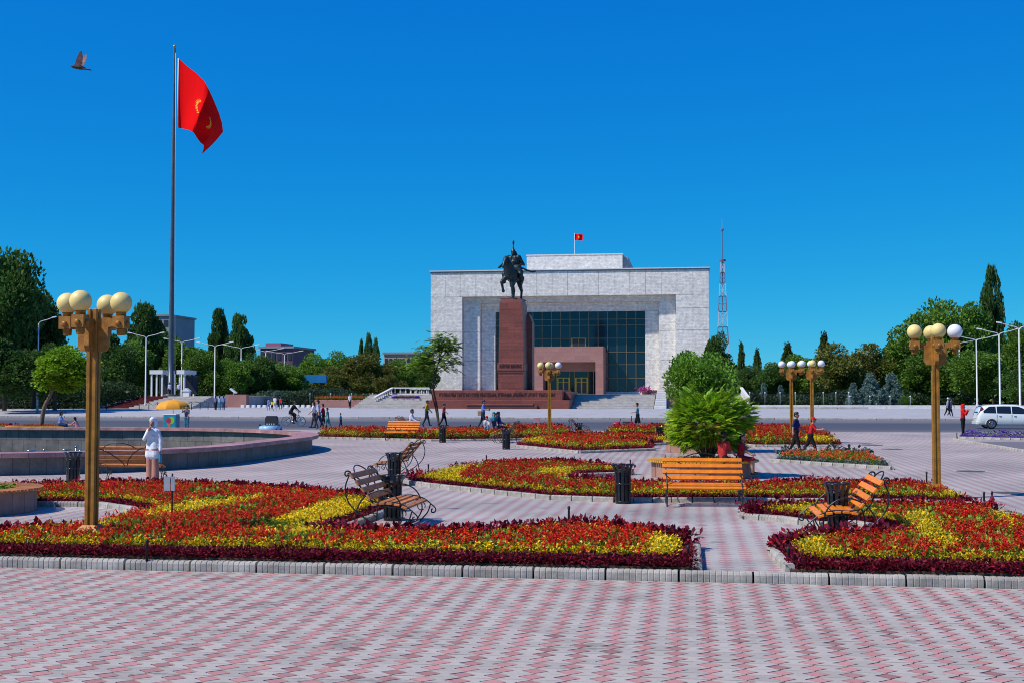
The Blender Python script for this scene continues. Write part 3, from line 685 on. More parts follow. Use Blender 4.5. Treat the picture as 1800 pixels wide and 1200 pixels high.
balustrade('white balustrade climbing and running along the terrace left of the monument', [(P(657,702,156).x, 156.5, 1.0), (P(690,690,yb).x, yb, TZ), (P(755,690,yb).x, yb, TZ)])
balustrade('white sloping balustrade at the right end of the terrace', [(P(1303,690,163).x, 163.0, TZ), (P(1316,705,156).x, 156.5, 1.0)])
balustrade('white balustrade far left of the museum steps behind the trees', [(P(757,690,200).x-9, 200, TZ), (P(757,690,200).x, 200, TZ)])

# --- the museum
mus = thing('museum', 'large pale stone museum with a deep recessed glass front', 'building', (-22.2, 225, TZ))
def mp(name, mat, x0, x1, y0, y1, z0, z1, par=None): return MB().box(x0+22.2, x1+22.2, y0-225, y1-225, z0-TZ, z1-TZ).build(name, mat, par or mus)
X0, X1, ZB, ZT = -47.6, 3.2, 3.0, 24.6
core = mp('core', MT['marble'], X0+.3, X1-.3, 229.6, 272, TZ, ZT-.4)
mp('pillar', MT['marble'], X0+.1, -41.72, 225.1, 240, ZB, 20.2); mp('pillar', MT['marble'], -2.68, X1-.1, 225.1, 240, ZB, 20.2)
mp('lintel', MT['marble'], X0+.1, X1-.1, 225.1, 240, 20.2, ZT)
mp('step_pillar', MT['marble'], -41.7, -38.62, 226.72, 240, ZB, 19.1); mp('step_pillar', MT['marble'], -5.78, -2.7, 226.72, 240, ZB, 19.1); mp('step_lintel', MT['marble'], -41.7, -2.7, 226.72, 240, 19.1, 20.18)
mp('inner_pillar', MT['marble'], -38.6, -36.0, 228.22, 240, ZB, 17.45); mp('inner_pillar', MT['marble'], -8.3, -5.8, 228.22, 240, ZB, 17.45); mp('inner_lintel', MT['marble'], -38.6, -5.8, 228.22, 240, 17.45, 19.08)
mp('plinth', MT['pink_stone'], X0-.1, -38.0, 224.8, 229, TZ-.2, ZB-.01); mp('plinth', MT['pink_stone'], -6.2, X1+.1, 224.8, 229, TZ-.2, ZB-.01); mp('plinth', MT['white_stone'], -38, -6.2, 226.9, 229.55, TZ-.2, ZB-.25)
pn = 18; w = (X1-X0)/pn
marm = MT['marble']
MT['marble_panel'] = marm
for i in range(pn): mp('panel', marm, X0+i*w+.025, X0+(i+1)*w-.025, 225.0-random.uniform(0,.02), 225.14, 20.13, ZT-.05)
zz = [ZB, 8.4, 13.7, 17.65, 20.08]
for xa, xb, yy in ((X0, -41.7, 225.0), (-2.7, X1, 225.0)):
    for a, b in zip(zz[:-1], zz[1:]): mp('panel', marm, xa+.02, xb-.02, yy-random.uniform(0,.02), yy+.13, a+.03, b-.03)
for xa, xb, yy, top in ((-41.66,-38.66,226.6,19.05), (-5.74,-2.74,226.6,19.05), (-38.56,-36.05,228.1,17.4), (-8.25,-5.84,228.1,17.4)):
    z3 = [ZB, 8.4, 13.7, top]
    for a, b in zip(z3[:-1], z3[1:]): mp('panel', marm, xa+.02, xb-.02, yy-random.uniform(0,.02), yy+.14, a+.03, b-.03)
mp('cornice', MT['far_grey'], X0-.12, X1+.12, 224.8, 273, ZT, ZT+.18); mp('cornice', MT['white_stone'], X0-.2, X1+.2, 224.72, 273.2, ZT+.18, ZT+.36)
# glass curtain: panes between bars
gx = np.linspace(-36.0, -8.3, 17); gz = [ZB-.2, 5.2, 7.7, 10.0, 12.5, 14.9, 16.0, 17.45]
for i in range(16):
    for j in range(7):
        if -28.6 < gx[i]+.5 < -15.6 and gz[j+1] < 10.5: continue
        p_ = mp('pane', MT['glass'], gx[i]+.05, gx[i+1]-.05, 229.05, 229.1, gz[j]+.05, gz[j+1]-.05)
        p_.rotation_euler = (random.uniform(-.004,.004), 0, 0)
for x in gx: mp('mullion', MT['mullion'], x-.06, x+.06, 228.95, 229.3, ZB-.2, 17.44)
for z in gz[1:-1]: mp('transom', MT['mullion'], -35.95, -8.35, 228.98, 229.27, z-.05, z+.05)
lw = mp('window', MT['gold'], -21.9, -19.2, 228.85, 228.98, 10.9, 12.6)
for a in (-21.7, -20.5): mp('pane', MT['far_window'], a, a+1.1, 228.8, 228.86, 11.05, 12.45).parent = mus
# portal
PXL, PXR, PZ = -28.4, -15.5, 10.75
mp('portal_wall', MT['pink_stone'], PXL, -26.3, 221.5, 229.0, TZ, PZ); mp('portal_wall', MT['pink_stone'], -16.9, PXR, 221.5, 229.0, TZ, PZ); mp('portal_head', MT['pink_stone'], -26.3, -16.9, 221.5, 229.0, 8.0, PZ-.003)
mp('portal_back', MT['pink_stone'], -26.28, -16.92, 225.4, 226, 6.4, 7.99)
for k, (a, b) in enumerate(((-24.2,-21.9), (-20.9,-18.6))):
    dr = mp('door', MT['gold'], a, b, 225.6, 225.75, TZ, 5.3)
    for c in (a+.25, a+1.28): mp('pane', MT['far_window'], c, c+.78, 225.54, 225.62, TZ+.25, 4.4); mp('pane', MT['glass'], c, c+.78, 225.54, 225.62, 4.5, 5.15)
mp('pane', MT['glass'], -26.2, -17, 226.0, 226.1, TZ, 6.4)
for x in (-25.3, -24.25, -21.85, -20.95, -18.55, -17.6): mp('door_post', MT['gold'], x-.04, x+.04, 225.5, 225.62, TZ, 6.4)
# roof block with stair head
ra = P(926,450,238); rb = P(1094,450,238)
mp('roof_block', MT['marble'], ra.x, rb.x, 238, 262, ZT, ra.z); mp('roof_block_coping', MT['white_stone'], ra.x-.1, rb.x+.1, 237.9, 262.1, ra.z, ra.z+.2)
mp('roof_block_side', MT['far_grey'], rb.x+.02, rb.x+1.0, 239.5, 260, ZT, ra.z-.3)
for a, b in ((791,824),(1192,1218)): mp('roof_light', MT['white_stone'], P(a,474,232).x, P(b,474,232).x, 232, 236, ZT+.36, ZT+1.0)
for a in (1100, 1140, 1160): mp('roof_rail', MT['far_grey'], P(a,474,230).x, P(a,474,230).x+.1, 230, 230.1, ZT+.36, ZT+1.2)

def flag_mesh(name, grid, mats, emblem=True):       # grid [iu][iv] of points, u along the fly, v from top to bottom
    nu = len(grid); nv = len(grid[0]); vv = []; ff = []; mi = []
    for a in grid:
        for p in a: vv.append(p)
    for i in range(nu-1):
        for j in range(nv-1):
            ff.append((i*nv+j, i*nv+j+1, (i+1)*nv+j+1, (i+1)*nv+j)); u = (i+.5)/(nu-1)*1.6-.8; v = (j+.5)/(nv-1)-.5
            u *= 1 if emblem == 'disc' else .55
            r_ = math.hypot(u, v); k = math.atan2(v, u)
            ray_ = .14+(.08 if emblem == 'disc' else .05)*abs(((k/(2*math.pi)*40) % 1)-.5)*2
            mi.append(1 if emblem and ((r_ < .13 and emblem == 'disc') or (.145 < r_ < ray_ and (emblem == 'disc' or abs(math.cos(k)) > .66))) else 0)
    me = bpy.data.meshes.new(name); me.from_pydata(vv, [], ff)
    for m_ in mats: me.materials.append(m_)
    me.polygons.foreach_set('material_index', mi); me.polygons.foreach_set('use_smooth', [True]*len(ff)); me.update(); return me
# small flag on the museum roof
fp = P(1010, 448, 240); t = thing('roof_flag', 'small red flag with yellow sun on the museum roof', 'flag', (fp.x, 240, fp.z-.4))
MB().tube([(0,0,0),(0,0,4.6)], .06, 6).build('pole', MT['white_paint'], t)
g_grid = [[(.07+i*.064, .15*math.sin(i*.35+j*.05), 4.45-j*.05-.002*i*0-.12*(i/24)) for j in range(25)] for i in range(25)]
link('cloth', flag_mesh('cloth', g_grid, [MT['flag_red'], MT['flag_gold']], 'disc'), t)

# --- monument: granite base, pedestal, bronze rider
mon = thing('monument_pedestal', 'tall red granite pedestal on a long two-tier inscribed base', 'pedestal', (-22.1, 150.5, FZ))
def mo(name, mat, x0, x1, y0, y1, z0, z1): return MB().bbox(x0+22.1, x1+22.1, y0-150.5, y1-150.5, z0-FZ, z1-FZ, .04).build(name, mat, mon)
xa, xb = P(750,718,150).x, P(1001,718,150).x
mo('lower_tier', MT['granite'], xa, xb, 150, 163, FZ-.3, 1.55); ua, ub = P(759,700,151).x, P(989,700,151).x
mo('upper_tier', MT['granite'], ua, ub, 151, 162, 1.55, 2.78); mo('upper_tier', MT['granite'], ub+.003, xb-.1, 153, 162, 1.55, 2.6)
mo('plinth_ledge', MT['granite_dark'], P(822,715,149.6).x, P(945,715,149.6).x, 149.2, 150.05, FZ-.2, .95); mo('plinth_slab', MT['granite'], P(820,715,149.6).x, P(938,715,149.6).x, 149.1, 150.1, .95, 1.12)
PC = -22.05
def course(z0, z1, a0, a1, b, y0=152.0, y1=156.4, mat=None, name='shaft'):
    yc = (y0+y1)/2; d0 = (y1-y0)/2; k0, k1 = a0, a1
    return MB().frus(PC+22.1, yc-150.5, z0-FZ, z1-FZ, k0, d0, k1, d0-(a0-a1)*.6).build(name, mat or MT['granite'], mon)
zs = np.linspace(2.78, 13.5, 14)
for i in range(13):
    f0, f1 = i/13, (i+1)/13; a0 = 1.58-.16*f0; a1 = 1.58-.16*f1
    course(zs[i]+.006, zs[i+1]-.006, a0, a1, 0, name='granite_course')
course(2.7, 13.5, 1.54, 1.38, 0, 152.04, 156.3, MT['granite_dark'], 'core')
course(13.506, 14.05, 1.40, 1.22, 0, 152.1, 156.3, name='cap')
mo('name_block', MT['granite'], PC-1.66, PC+1.60, 151.88, 156.35, 5.2, 6.15); mo('name_block', MT['granite_dark'], PC-1.63, PC+1.57, 151.93, 156.3, 4.9, 5.2)
wz = P(925,545,157).z
for s, e in ((-1, 1.80), (1, 2.05)):
    MB().plate([(0,2.4),(0,wz-.6),(.35*s,wz-.6) if s>0 else (.3*s,wz-3.2),(e*s-1.4*s+.1,wz-1.6 if s > 0 else wz-4.2),(e*s-1.4*s+.1,2.4)][::1 if s>0 else -1], 2.2, (PC+1.35*s+22.1, 157.5-150.5, -FZ), (1,0,0), (0,0,1)).build('buttress', MT['granite'], mon)
def text_mesh(s, size, depth, w=None):
    cu = bpy.data.curves.new('lettering', 'FONT'); cu.body = s; cu.size = size; cu.extrude = depth; cu.align_x = 'CENTER'; cu.align_y = 'CENTER'; cu.resolution_u = 2
    o = bpy.data.objects.new('lettering_src', cu); COL.objects.link(o); bpy.context.view_layer.update()
    me = bpy.data.meshes.new_from_object(o.evaluated_get(bpy.context.evaluated_depsgraph_get())); bpy.data.objects.remove(o)
    if w:
        xs = [v.co.x for v in me.vertices]; k = w/(max(xs)-min(xs))
        for v in me.vertices: v.co.x *= k
    return me
def lettering(s, size, w, x, y, z, mat):
    me = text_mesh(s, size, .03, w); me.materials.clear(); me.materials.append(mat)
    o = link('lettering', me, mon, (x+22.1, y-150.5, z-FZ)); o.rotation_euler = (math.pi/2, 0, 0); return o
lettering('АЙКӨЛ МАНАС', .62, 2.8, PC-.02, 151.86, 5.72, MT['letters'])
la, lb = P(772,695,150.97).x, P(975,695,150.97).x
lettering('КУЛААЛЫ ТАПТАП КУШ КЫЛДЫМ, КУРАМА ЖЫЙЫП ЖУРТ КЫЛДЫМ', .62, lb-la, (la+lb)/2, 150.985, 2.2, MT['letters'])

# bodies: tapered capsules fused into one skin
PENDING = []
def capsule_mesh(segs, n=12):
    mb = MB()
    for A, B, ra_, rb_, *_ in segs:
        A = Vector(A); B = Vector(B); d = B-A
        t = d.normalized() if d.length > 1e-6 else Vector((0,0,1))
        pts = []; rad = []
        for k in range(4, 0, -1): w = k/4*math.pi/2; pts.append(A-t*ra_*math.sin(w)*.999); rad.append(max(ra_*math.cos(w), ra_*.02))
        pts.append(A); rad.append(ra_)
        if d.length > 1e-6: pts.append(B); rad.append(rb_)
        for k in range(1, 5): w = k/4*math.pi/2; pts.append(B+t*rb_*math.sin(w)*.999); rad.append(max(rb_*math.cos(w), rb_*.02))
        mb.tube(pts, rad, n)
    return mb
def body(name, segs, mats, parent, voxel, loc=(0,0,0), iters=3):
    me = capsule_mesh(segs).mesh(name+'_src', [])
    o = link(name, me, parent, loc); md = o.modifiers.new('r', 'REMESH'); md.mode = 'VOXEL'; md.voxel_size = voxel; md.use_smooth_shade = True
    sm = o.modifiers.new('s', 'SMOOTH'); sm.factor = .5; sm.iterations = iters
    PENDING.append((o, segs, mats)); return o
def finish_bodies():
    dg = bpy.context.evaluated_depsgraph_get(); res = []
    for o, segs, mats in PENDING: res.append(bpy.data.meshes.new_from_object(o.evaluated_get(dg)))
    for (o, segs, mats), me in zip(PENDING, res):
        o.modifiers.clear(); o.data = me; me.materials.clear()
        for m_ in mats: me.materials.append(m_)
        n = len(me.polygons); c = np.empty(n*3); me.polygons.foreach_get('center', c); c = c.reshape(-1,3); best = np.full(n, 1e9); mi = np.zeros(n, np.int32)
        for A, B, ra_, rb_, *k in segs:
            A = np.array(A); ab = np.array(B)-A; t = np.clip(((c-A)@ab)/(ab@ab+1e-12), 0, 1)
            d = np.linalg.norm(c-(A+t[:,None]*ab), axis=1)-(ra_+(rb_-ra_)*t); q = d < best; best[q] = d[q]; mi[q] = k[0] if k else 0
        me.polygons.foreach_set('material_index', mi); me.polygons.foreach_set('use_smooth', np.ones(n, bool)); me.update()
rider = thing('equestrian_statue', 'dark bronze statue of an armoured rider on a horse lifting a foreleg', 'statue', (PC, 154.2, 14.05), R(-10))
rider.scale = (1.12, 1.1, 1.06)
horse = [((0,-1.15,2.95),(0,1.25,2.95),.78,.72),((0,-.2,2.75),(0,.6,2.8),.78,.74),((0,-1.5,3.0),(0,-1.5,2.7),.55,.5),((0,-1.45,3.2),(-.1,-2.05,4.35),.66,.42),((-.1,-2.05,4.35),(-.14,-2.15,4.6),.42,.34),
 ((-.14,-2.18,4.66),(-.2,-2.55,4.2),.31,.24),((-.2,-2.55,4.2),(-.24,-2.85,3.72),.23,.15),((-.24,-2.85,3.72),(-.25,-2.9,3.6),.17,.14),((-.28,-2.0,4.8),(-.3,-1.98,5.12),.1,.03),((.02,-2.0,4.8),(.04,-1.98,5.12),.1,.03),
 ((.32,-1.3,2.6),(.34,-1.42,1.45),.36,.2),((.34,-1.42,1.45),(.34,-1.36,.42),.17,.13),((.34,-1.36,.42),(.34,-1.5,.12),.14,.2),
 ((-.38,-1.4,2.6),(-.72,-2.0,1.95),.36,.21),((-.72,-2.0,1.95),(-.66,-1.75,1.15),.18,.13),((-.66,-1.75,1.15),(-.66,-1.6,.92),.15,.19),
 ((.42,1.2,2.6),(.5,.85,1.8),.5,.28),((.5,.85,1.8),(.5,1.5,1.15),.26,.17),((.5,1.5,1.15),(.5,1.35,.4),.15,.13),((.5,1.35,.4),(.5,1.2,.12),.14,.2),
 ((-.42,1.2,2.6),(-.5,1.1,1.8),.5,.28),((-.5,1.1,1.8),(-.5,1.8,1.15),.26,.17),((-.5,1.8,1.15),(-.5,1.6,.4),.15,.13),((-.5,1.6,.4),(-.5,1.45,.12),.14,.2),
 ((0,1.8,3.2),(.1,2.3,2.4),.22,.28),((.1,2.3,2.4),(.15,2.35,1.2),.28,.1),((.0,-1.75,4.5),(.0,-1.0,3.6),.14,.2)]
body('horse', horse, [MT['bronze']], rider, .05)
man = [((-.3,.15,3.75),(.3,.15,3.75),.42,.42),((0,.1,3.8),(0,.05,4.4),.46,.46),((-.22,.05,4.5),(-.25,.05,4.95),.42,.38),((.22,.05,4.5),(.25,.05,4.95),.42,.38),((-.55,.05,5.0),(.55,.05,5.0),.27,.27),((0,0,5.1),(0,-.05,5.5),.2,.2),
 ((0,-.12,5.4),(0,-.08,5.62),.19,.22),((0,-.27,5.5),(0,-.3,5.44),.05,.05),((0,-.03,5.76),(0,-.02,6.12),.27,.1),((0,-.03,6.1),(0,0,6.5),.1,.05),((0,0,6.5),(0,.02,6.85),.06,.13),((0,.02,6.85),(0,.05,7.1),.13,.06),((.08,.12,5.6),(.2,.22,5.15),.26,.3),
 ((.62,.05,4.95),(1.0,.3,4.3),.25,.19),((1.0,.3,4.3),(.72,-.3,3.95),.18,.13),((.72,-.3,3.95),(.62,-.4,3.88),.13,.12),
 ((-.62,.05,4.95),(-.85,-.45,4.4),.25,.19),((-.85,-.45,4.4),(-1.15,-1.25,3.85),.18,.13),((-1.15,-1.25,3.85),(-1.25,-1.4,3.75),.16,.12),
 ((-.42,.05,3.6),(-.95,-.45,3.05),.4,.28),((-.95,-.45,3.05),(-.98,-.2,2.1),.26,.17),((-.98,-.2,2.1),(-.98,-.55,2.0),.17,.13),
 ((.42,.05,3.6),(.95,-.35,3.05),.42,.3),((.95,-.35,3.05),(1.0,-.1,2.1),.28,.2),((1.0,-.1,2.1),(1.0,-.45,2.0),.18,.14),((.7,.3,4.9),(1.05,.55,4.2),.2,.16),((.1,.45,4.95),(.35,.75,3.7),.34,.45),((-.6,.05,5.02),(-.72,.02,4.8),.32,.26),((.6,.05,5.02),(.76,.05,4.8),.32,.26),((-.5,-.1,3.75),(-.85,-.25,3.2),.42,.36),((.5,-.1,3.75),(.88,-.2,3.2),.44,.38)]
body('rider_figure', man, [MT['bronze']], rider, .04)
sw_ = MB().mat(0, True); sw_.tube(smooth_curve([(.45,-.5,3.95),(.9,-.15,3.8),(1.5,.35,3.5),(2.0,.75,3.35),(2.35,1.05,3.45)], 5), [.06]*6+[.11]*8+[.13]*4+[.1]*2+[.03], 8); sw_.build('sword', MT['bronze'], rider)
MB().bbox(-.95, .95, -1.75, 1.9, -.02, .1, .03).build('plate', MT['bronze'], rider)
MB().mat(0, True).tube(smooth_curve([(.1,-2.7,4.0),(.3,-1.6,4.1),(-.2,-.9,4.0),(-1.1,-1.2,3.85)], 5), .035, 6).build('rein', MT['bronze'], rider)

# --- flag platform, pavilion, flagpole
FPX = -71.84; FY = 165.0
px0, px1 = P(184,700,158).x, P(421,700,158).x; pz = P(300,696,160).z
plat = thing('flag_platform', 'raised red granite platform with grey stairs under the flagpole', 'platform', (FPX, 158, FZ)); hgt = pz-FZ
MB().box(px0-FPX, px1-FPX, 3, 20, -.2, hgt).build('deck', MT['step_stone'], plat)
MB().box(px0-FPX-.1, P(222,700,158).x-FPX, 2.2, 3.4, -.2, hgt+.25).build('wall', MT['pink_stone'], plat); MB().box(P(385,700,158).x-FPX, px1-FPX+.1, 2.2, 3.4, -.2, hgt+.25).build('wall', MT['pink_stone'], plat)
for i in range(9):
    d0 = -10+i*1.45; MB().bbox(P(215,700,158).x-FPX+i*.25, P(388,700,158).x-FPX-i*.25, d0, 3.02, -.2 if i == 0 else (i-.2)*hgt/9, (i+1)*hgt/9+.002, .012).build('step', MT['step_stone'], plat)
cp = thing('red_carpet', 'dark red carpet laid down the stairs to the flagpole', 'carpet', (FPX, 158, FZ))
mb = MB(); vv = []
for i in range(9):
    d0 = -10+i*1.45; z = (i+1)*hgt/9+.02; zp = i*hgt/9+.02
    vv += [(d0-.02, zp if i else -.0), (d0-.02, z)]
vv += [(5.5, hgt+.02)]
for k in range(len(vv)-1):
    (y0, z0), (y1, z1) = vv[k], vv[k+1]; mb.add([(-1.9,y0,z0),(1.9,y0,z0),(1.9,y1,z1),(-1.9,y1,z1)], [(0,1,2,3)])
mb.build('runner', MT['carpet'], cp)
pole = thing('flagpole', 'very tall grey-blue flagpole tapering upward at the left', 'flagpole', (FPX, FY, pz))
ptop = P(307,82,FY).z-pz
mb = MB().mat(0, True); mb.lathe([(1.0,0),(1.0,.25),(.4,.3),(.37,7),(.32,14),(.24,30),(.14,ptop-.3),(.05,ptop)], 20); mb.build('mast', MT['pole_paint'], pole)
MB().mat(0, True).sphere((0,0,ptop), .22, 10, 8).build('finial', MT['gold'], pole)
MB().mat(0, True).tube([(.75,-.3,1.5),(.4,-.25,ptop*.6),(.25,-.2,ptop-1)], .03, 5).build('halyard', MT['white_paint'], pole)
flag = thing('big_flag', 'huge red flag hanging from the tall flagpole with yellow sun rays', 'flag', (FPX, FY, pz))
topl = [(312.5,103),(328,117),(345,130),(358,143),(367,160),(376,180),(384,200),(389,216),(391,232)]; botl = [(311,225),(321,226.5),(331,229),(339,233),(345,243),(351,251),(357,256),(356,264),(353,272)]
def lerp_l(l_, u):
    k = u*(len(l_)-1); i = min(int(k), len(l_)-2); f_ = k-i; return (l_[i][0]*(1-f_)+l_[i+1][0]*f_, l_[i][1]*(1-f_)+l_[i+1][1]*f_)
grid = []
NU, NV = 200, 150
for i in range(NU+1):
    u = i/NU; a = lerp_l(topl, u); b = lerp_l(botl, u); row = []
    for j in range(NV+1):
        v = j/NV; s = u*u*(3-2*u)
        bow = math.sin(math.pi*v)*(3.0*u)
        fold = -3.0*math.sin(3.0*u*(1.25-.5*v))*min(1, u*2.5) + .35*math.sin(11*u-5*v)*u + 7.5*max(0, u-.5+.16*v) + .25*math.sin(16*u*v)
        p = P(a[0]+(b[0]-a[0])*v+bow*.8, a[1]+(b[1]-a[1])*v, FY+fold-.3)
        row.append((p.x-FPX+.1, fold-.3, p.z-pz))
    grid.append(row)
link('cloth', flag_mesh('cloth', grid, [MT['flag_red'], MT['flag_gold']]), flag)
MB().mat(0, True).tube([grid[0][0], grid[0][-1]], .09, 6).build('hoist_sleeve', MT['white_paint'], flag)
pav = thing('guard_pavilion', 'small white columned pavilion around the foot of the flagpole', 'pavilion', (FPX, FY, pz))
ax, bx_ = P(264,690,FY).x-FPX, P(325,690,FY).x-FPX; hz = P(300,657,FY).z-pz; hz2 = P(300,650,FY).z-pz
MB().box(ax, -1.1, -.3, 4, hz, hz2).build('roof_beam', MT['white_paint'], pav); MB().box(.95, bx_, -.3, 4, hz, hz2).build('roof_beam', MT['white_paint'], pav)
for x in (ax+.2, ax+.95, ax+1.75, bx_-1.5, bx_-.75, bx_-.15):
    for y in (0, 3.4): MB().box(x-.1, x+.1, y-.1, y+.1, 0, hz).build('column', MT['white_paint'], pav)
for s in (ax+.3, 1.2): MB().box(s, s+1.9, 2.2, 2.26, .3, hz-.2).build('glass', MT['far_window'], pav)
lb_ = thing('lantern_box', 'small white house-shaped box beside the pavilion on the platform', 'box', (P(328,690,163.5).x, 163.5, pz))
MB().box(-.45,.45,-.3,.3,0,.7).build('case', MT['white_paint'], lb_); MB().prism([(-.55,-.4),(.55,-.4),(.55,.4),(-.55,.4)], .7, .75).frus(0,0,.75,1.15,.55,.4,.04,.4).build('roof', MT['white_paint'], lb_)
for k, x in enumerate((188, 222, 408)):
    fl = thing('floodlight', ('left', 'middle', 'right')[k]+' pale floodlight standing on the flag platform', 'floodlight', (P(x,690,162).x, 162.5, pz+.0)); s = 1 if x < 300 else -1
    MB().tube([(0,0,-.02),(0,0,.5)], .05, 6).build('stand', MT['lamp_paint'], fl); MB().plate([(-.5,-.35),(.5,-.35),(.5,.35),(-.5,.35)], .18, (0,0,.75), (.8,0,.6*s), (0,1,0)).build('head', MT['white_paint'], fl)

# ================================================================== street furniture
def square_lamp(label, loc, white=(), rz=0.0):
    t = thing('square_lamp', label, 'lamp', loc, rz, 'brown four-globe lamps of the square'); H = 3.9
    mb = MB(); mb.frus(0,0,0,.26,.18,.18,.165,.165).frus(0,0,.26,.34,.165,.165,.1,.1); mb.build('base', MT['brass'], t)
    mb = MB()                                          # fluted post: four angle bars round a dark core
    for sx in (-1,1):
        for sy in (-1,1): mb.bbox(min(sx*.018,sx*.078), max(sx*.018,sx*.078), min(sy*.018,sy*.078), max(sy*.018,sy*.078), .2, H-.32, .008)
    mb.box(-.055,.055,-.055,.055,.2,H-.36); mb.build('post', MT['brass'], t)
    for k in range(4):
        a = R(90*k); d = Vector((math.cos(a), math.sin(a), 0)); s = Vector((-d.y, d.x, 0)); up = Vector((0,0,1)); z0 = H-1.02
        MB().plate([(.06,-.06),(.19,-.06),(.24,.02),(.24,.3),(.34,.33),(.34,.43),(.06,.43)], .075, (0,0,z0+.12), d, up).build('bracket', MT['brass_face'], t)
        c = d*.43
        b = MB(); q = [c+d*x*.095+s*y*.095 for x,y in ((-1,-1),(1,-1),(1,1),(-1,1))]
        z1, z2 = H-.62, H-.43
        b.add([p+up*z1 for p in q]+[p+up*z2 for p in q], [(0,3,2,1),(4,5,6,7),(0,1,5,4),(1,2,6,5),(2,3,7,6),(3,0,4,7)])
        bx = b.build('lamp_box', MT['brass_face'], t)
        MB().mat(0).lathe([(.05,z1-.1),(.065,z1-.09),(.07,z1-.005)], 8, c).build('lower_cup', MT['brass'], t)
        for dd in (d, s, -s):                          # raised ornament on the visible sides of the box
            MB().mat(0, True).lathe([(.045,0),(.045,.02),(.028,.03),(.001,.035)], 8).build('boss', MT['brass'], bx).matrix_local = Matrix.Translation(c+dd*.094+up*((z1+z2)/2-.02)) @ dd.to_track_quat('Z','Y').to_matrix().to_4x4()
        MB().mat(0, True).lathe([(.075,z2+.001),(.075,z2+.045),(.085,z2+.06)], 14, c).build('neck', MT['brass'], t)
        MB().mat(0, True).sphere(c+up*(z2+.05+.15), .162, 24, 16).build('globe', MT['globe_white'] if k in white else MT['globe_cream'], t)
    return t
square_lamp('brown four-globe lamp post in the big front flower bed at left', G(160,961))
square_lamp('brown four-globe lamp post in the right flower bed, one globe white', G(1647,876), (0,))
square_lamp('far brown lamp post standing alone before the museum portal', G(966,776), (0,))
square_lamp('left one of the pair of far brown lamp posts', G(1392,779), (1,2,3))
square_lamp('right one of the pair of far brown lamp posts', G(1428,781), (2,0,1))

def bench_meshes():
    out = {}
    seat = [(.19,.435),(.06,.455),(-.07,.455),(-.2,.435),(-.33,.39)]
    mb = MB(); mb.bbox(-.83,.83,-.048,.048,-.016,.018,.006); out['slat'] = mb
    fr = MB().mat(0, True); X = 0
    def cv(p, r_=.012, k=6): fr.tube(smooth_curve([(0,a,b) for a,b in p], k), r_, 6)
    cv([(.55,0),(.52,.3),(.38,.55),(.12,.67),(-.1,.62),(-.24,.47),(-.29,.22),(-.17,0)], .013)
    cv([(.2,.42),(.32,.58),(.47,.76),(.6,.93),(.64,.985),(.7,.99),(.72,.94),(.69,.91),(.66,.935)], .014)
    cv([(.63,.95),(.71,.72),(.66,.48),(.5,.3),(.2,.1),(-.14,.005)])
    cv([(.28,.5),(.1,.47),(-.12,.475),(-.32,.42),(-.47,.31),(-.54,.24),(-.53,.18),(-.475,.17),(-.465,.22),(-.495,.23)])
    cv([(-.45,.33),(-.4,.18),(-.3,.06),(-.25,0)])
    cv([(.12+.1*math.cos(a),.31+.1*math.sin(a)) for a in np.linspace(-1.2,4.6,12)], .009, 3)
    cv([(-.28+.07*math.cos(a),.28+.07*math.sin(a)) for a in np.linspace(-2.2,3.6,10)], .009, 3)
    fr.tube([(0,.2,.425),(0,-.36,.375)], .014, 6)
    out['frame'] = fr
    bs = MB().mat(0, True)
    def back(p, r_=.012): bs.tube(smooth_curve([(x, .22+.42*t+.02, .46+.5*t) for x,t in p], 5), r_, 6)
    back([(-.78,1.0),(-.42,.74),(-.14,.3),(0,-.06),(.14,.3),(.42,.74),(.78,1.0)]); back([(-.45,.9),(-.26,1.1),(0,1.18),(.26,1.1),(.45,.9)])
    out['scroll'] = bs; out['seat'] = seat; return out
BM = bench_meshes()
SLAT = {k: BM['slat'].mesh('slat', MT[k]) for k in ('slat_orange','slat_worn')}
FRM = BM['frame'].mesh('side_frame', MT['iron']); SCR = BM['scroll'].mesh('back_scroll', MT['iron'])
def bench(label, loc, rz, mat='slat_orange'):
    t = thing('park_bench', label, 'bench', loc, rz, 'slatted benches with wrought iron scrolls')
    for i, (y, z) in enumerate(BM['seat']):
        o = link('seat_slat', SLAT[mat], t, (0,y,z)); o.rotation_euler = ((.12,.04,0,-.1,-.3)[i]*-1,0,0)
    for i in range(4):
        f_ = .2+i*.235; o = link('back_slat', SLAT[mat], t, (0,.21+.42*f_,.46+.5*f_)); o.rotation_euler = (R(50),0,0)
    for x in (-.76, .76): link('side_frame', FRM, t, (x,0,0))
    link('back_scroll', SCR, t, (0,0,0)); return t
S_, N_, E_, W_ = 0.0, math.pi, math.pi/2, -math.pi/2     # the way a bench faces: camera, away, right, left
bench('brown bench seen from behind in front of the fountain', Vector((-14.6,31.0,0)), N_, 'slat_worn')
bench('bright orange bench facing the camera before the round planter', Vector((.24,26.05,0)), S_+R(3))
bench('weathered bench at left facing right with black bins behind it', Vector((-5.13,21.4,0)), E_, 'slat_worn')
bench('weathered bench behind the two bins facing left', Vector((-8.2,33.9,0)), W_, 'slat_worn')
bench('orange bench facing left in the notch of the right flower bed', Vector((2.33,20.9,0)), W_)
b6 = G(706,773); bench('orange bench facing the camera beside the far red bed', b6, S_)
b7 = G(906,742,.95); bench('far bench facing left beside the bin in front of the far bed', Vector((b7.x-.6,b7.y,0)), W_, 'slat_worn')
b8 = G(1006,738,.95); bench('far bench facing right beside the bin near the road', Vector((b8.x+.6,b8.y,0)), E_, 'slat_worn')
b9 = G(700,765); bench('far bench on which the man in white sits', Vector((b9.x,b9.y+3,0)), E_)

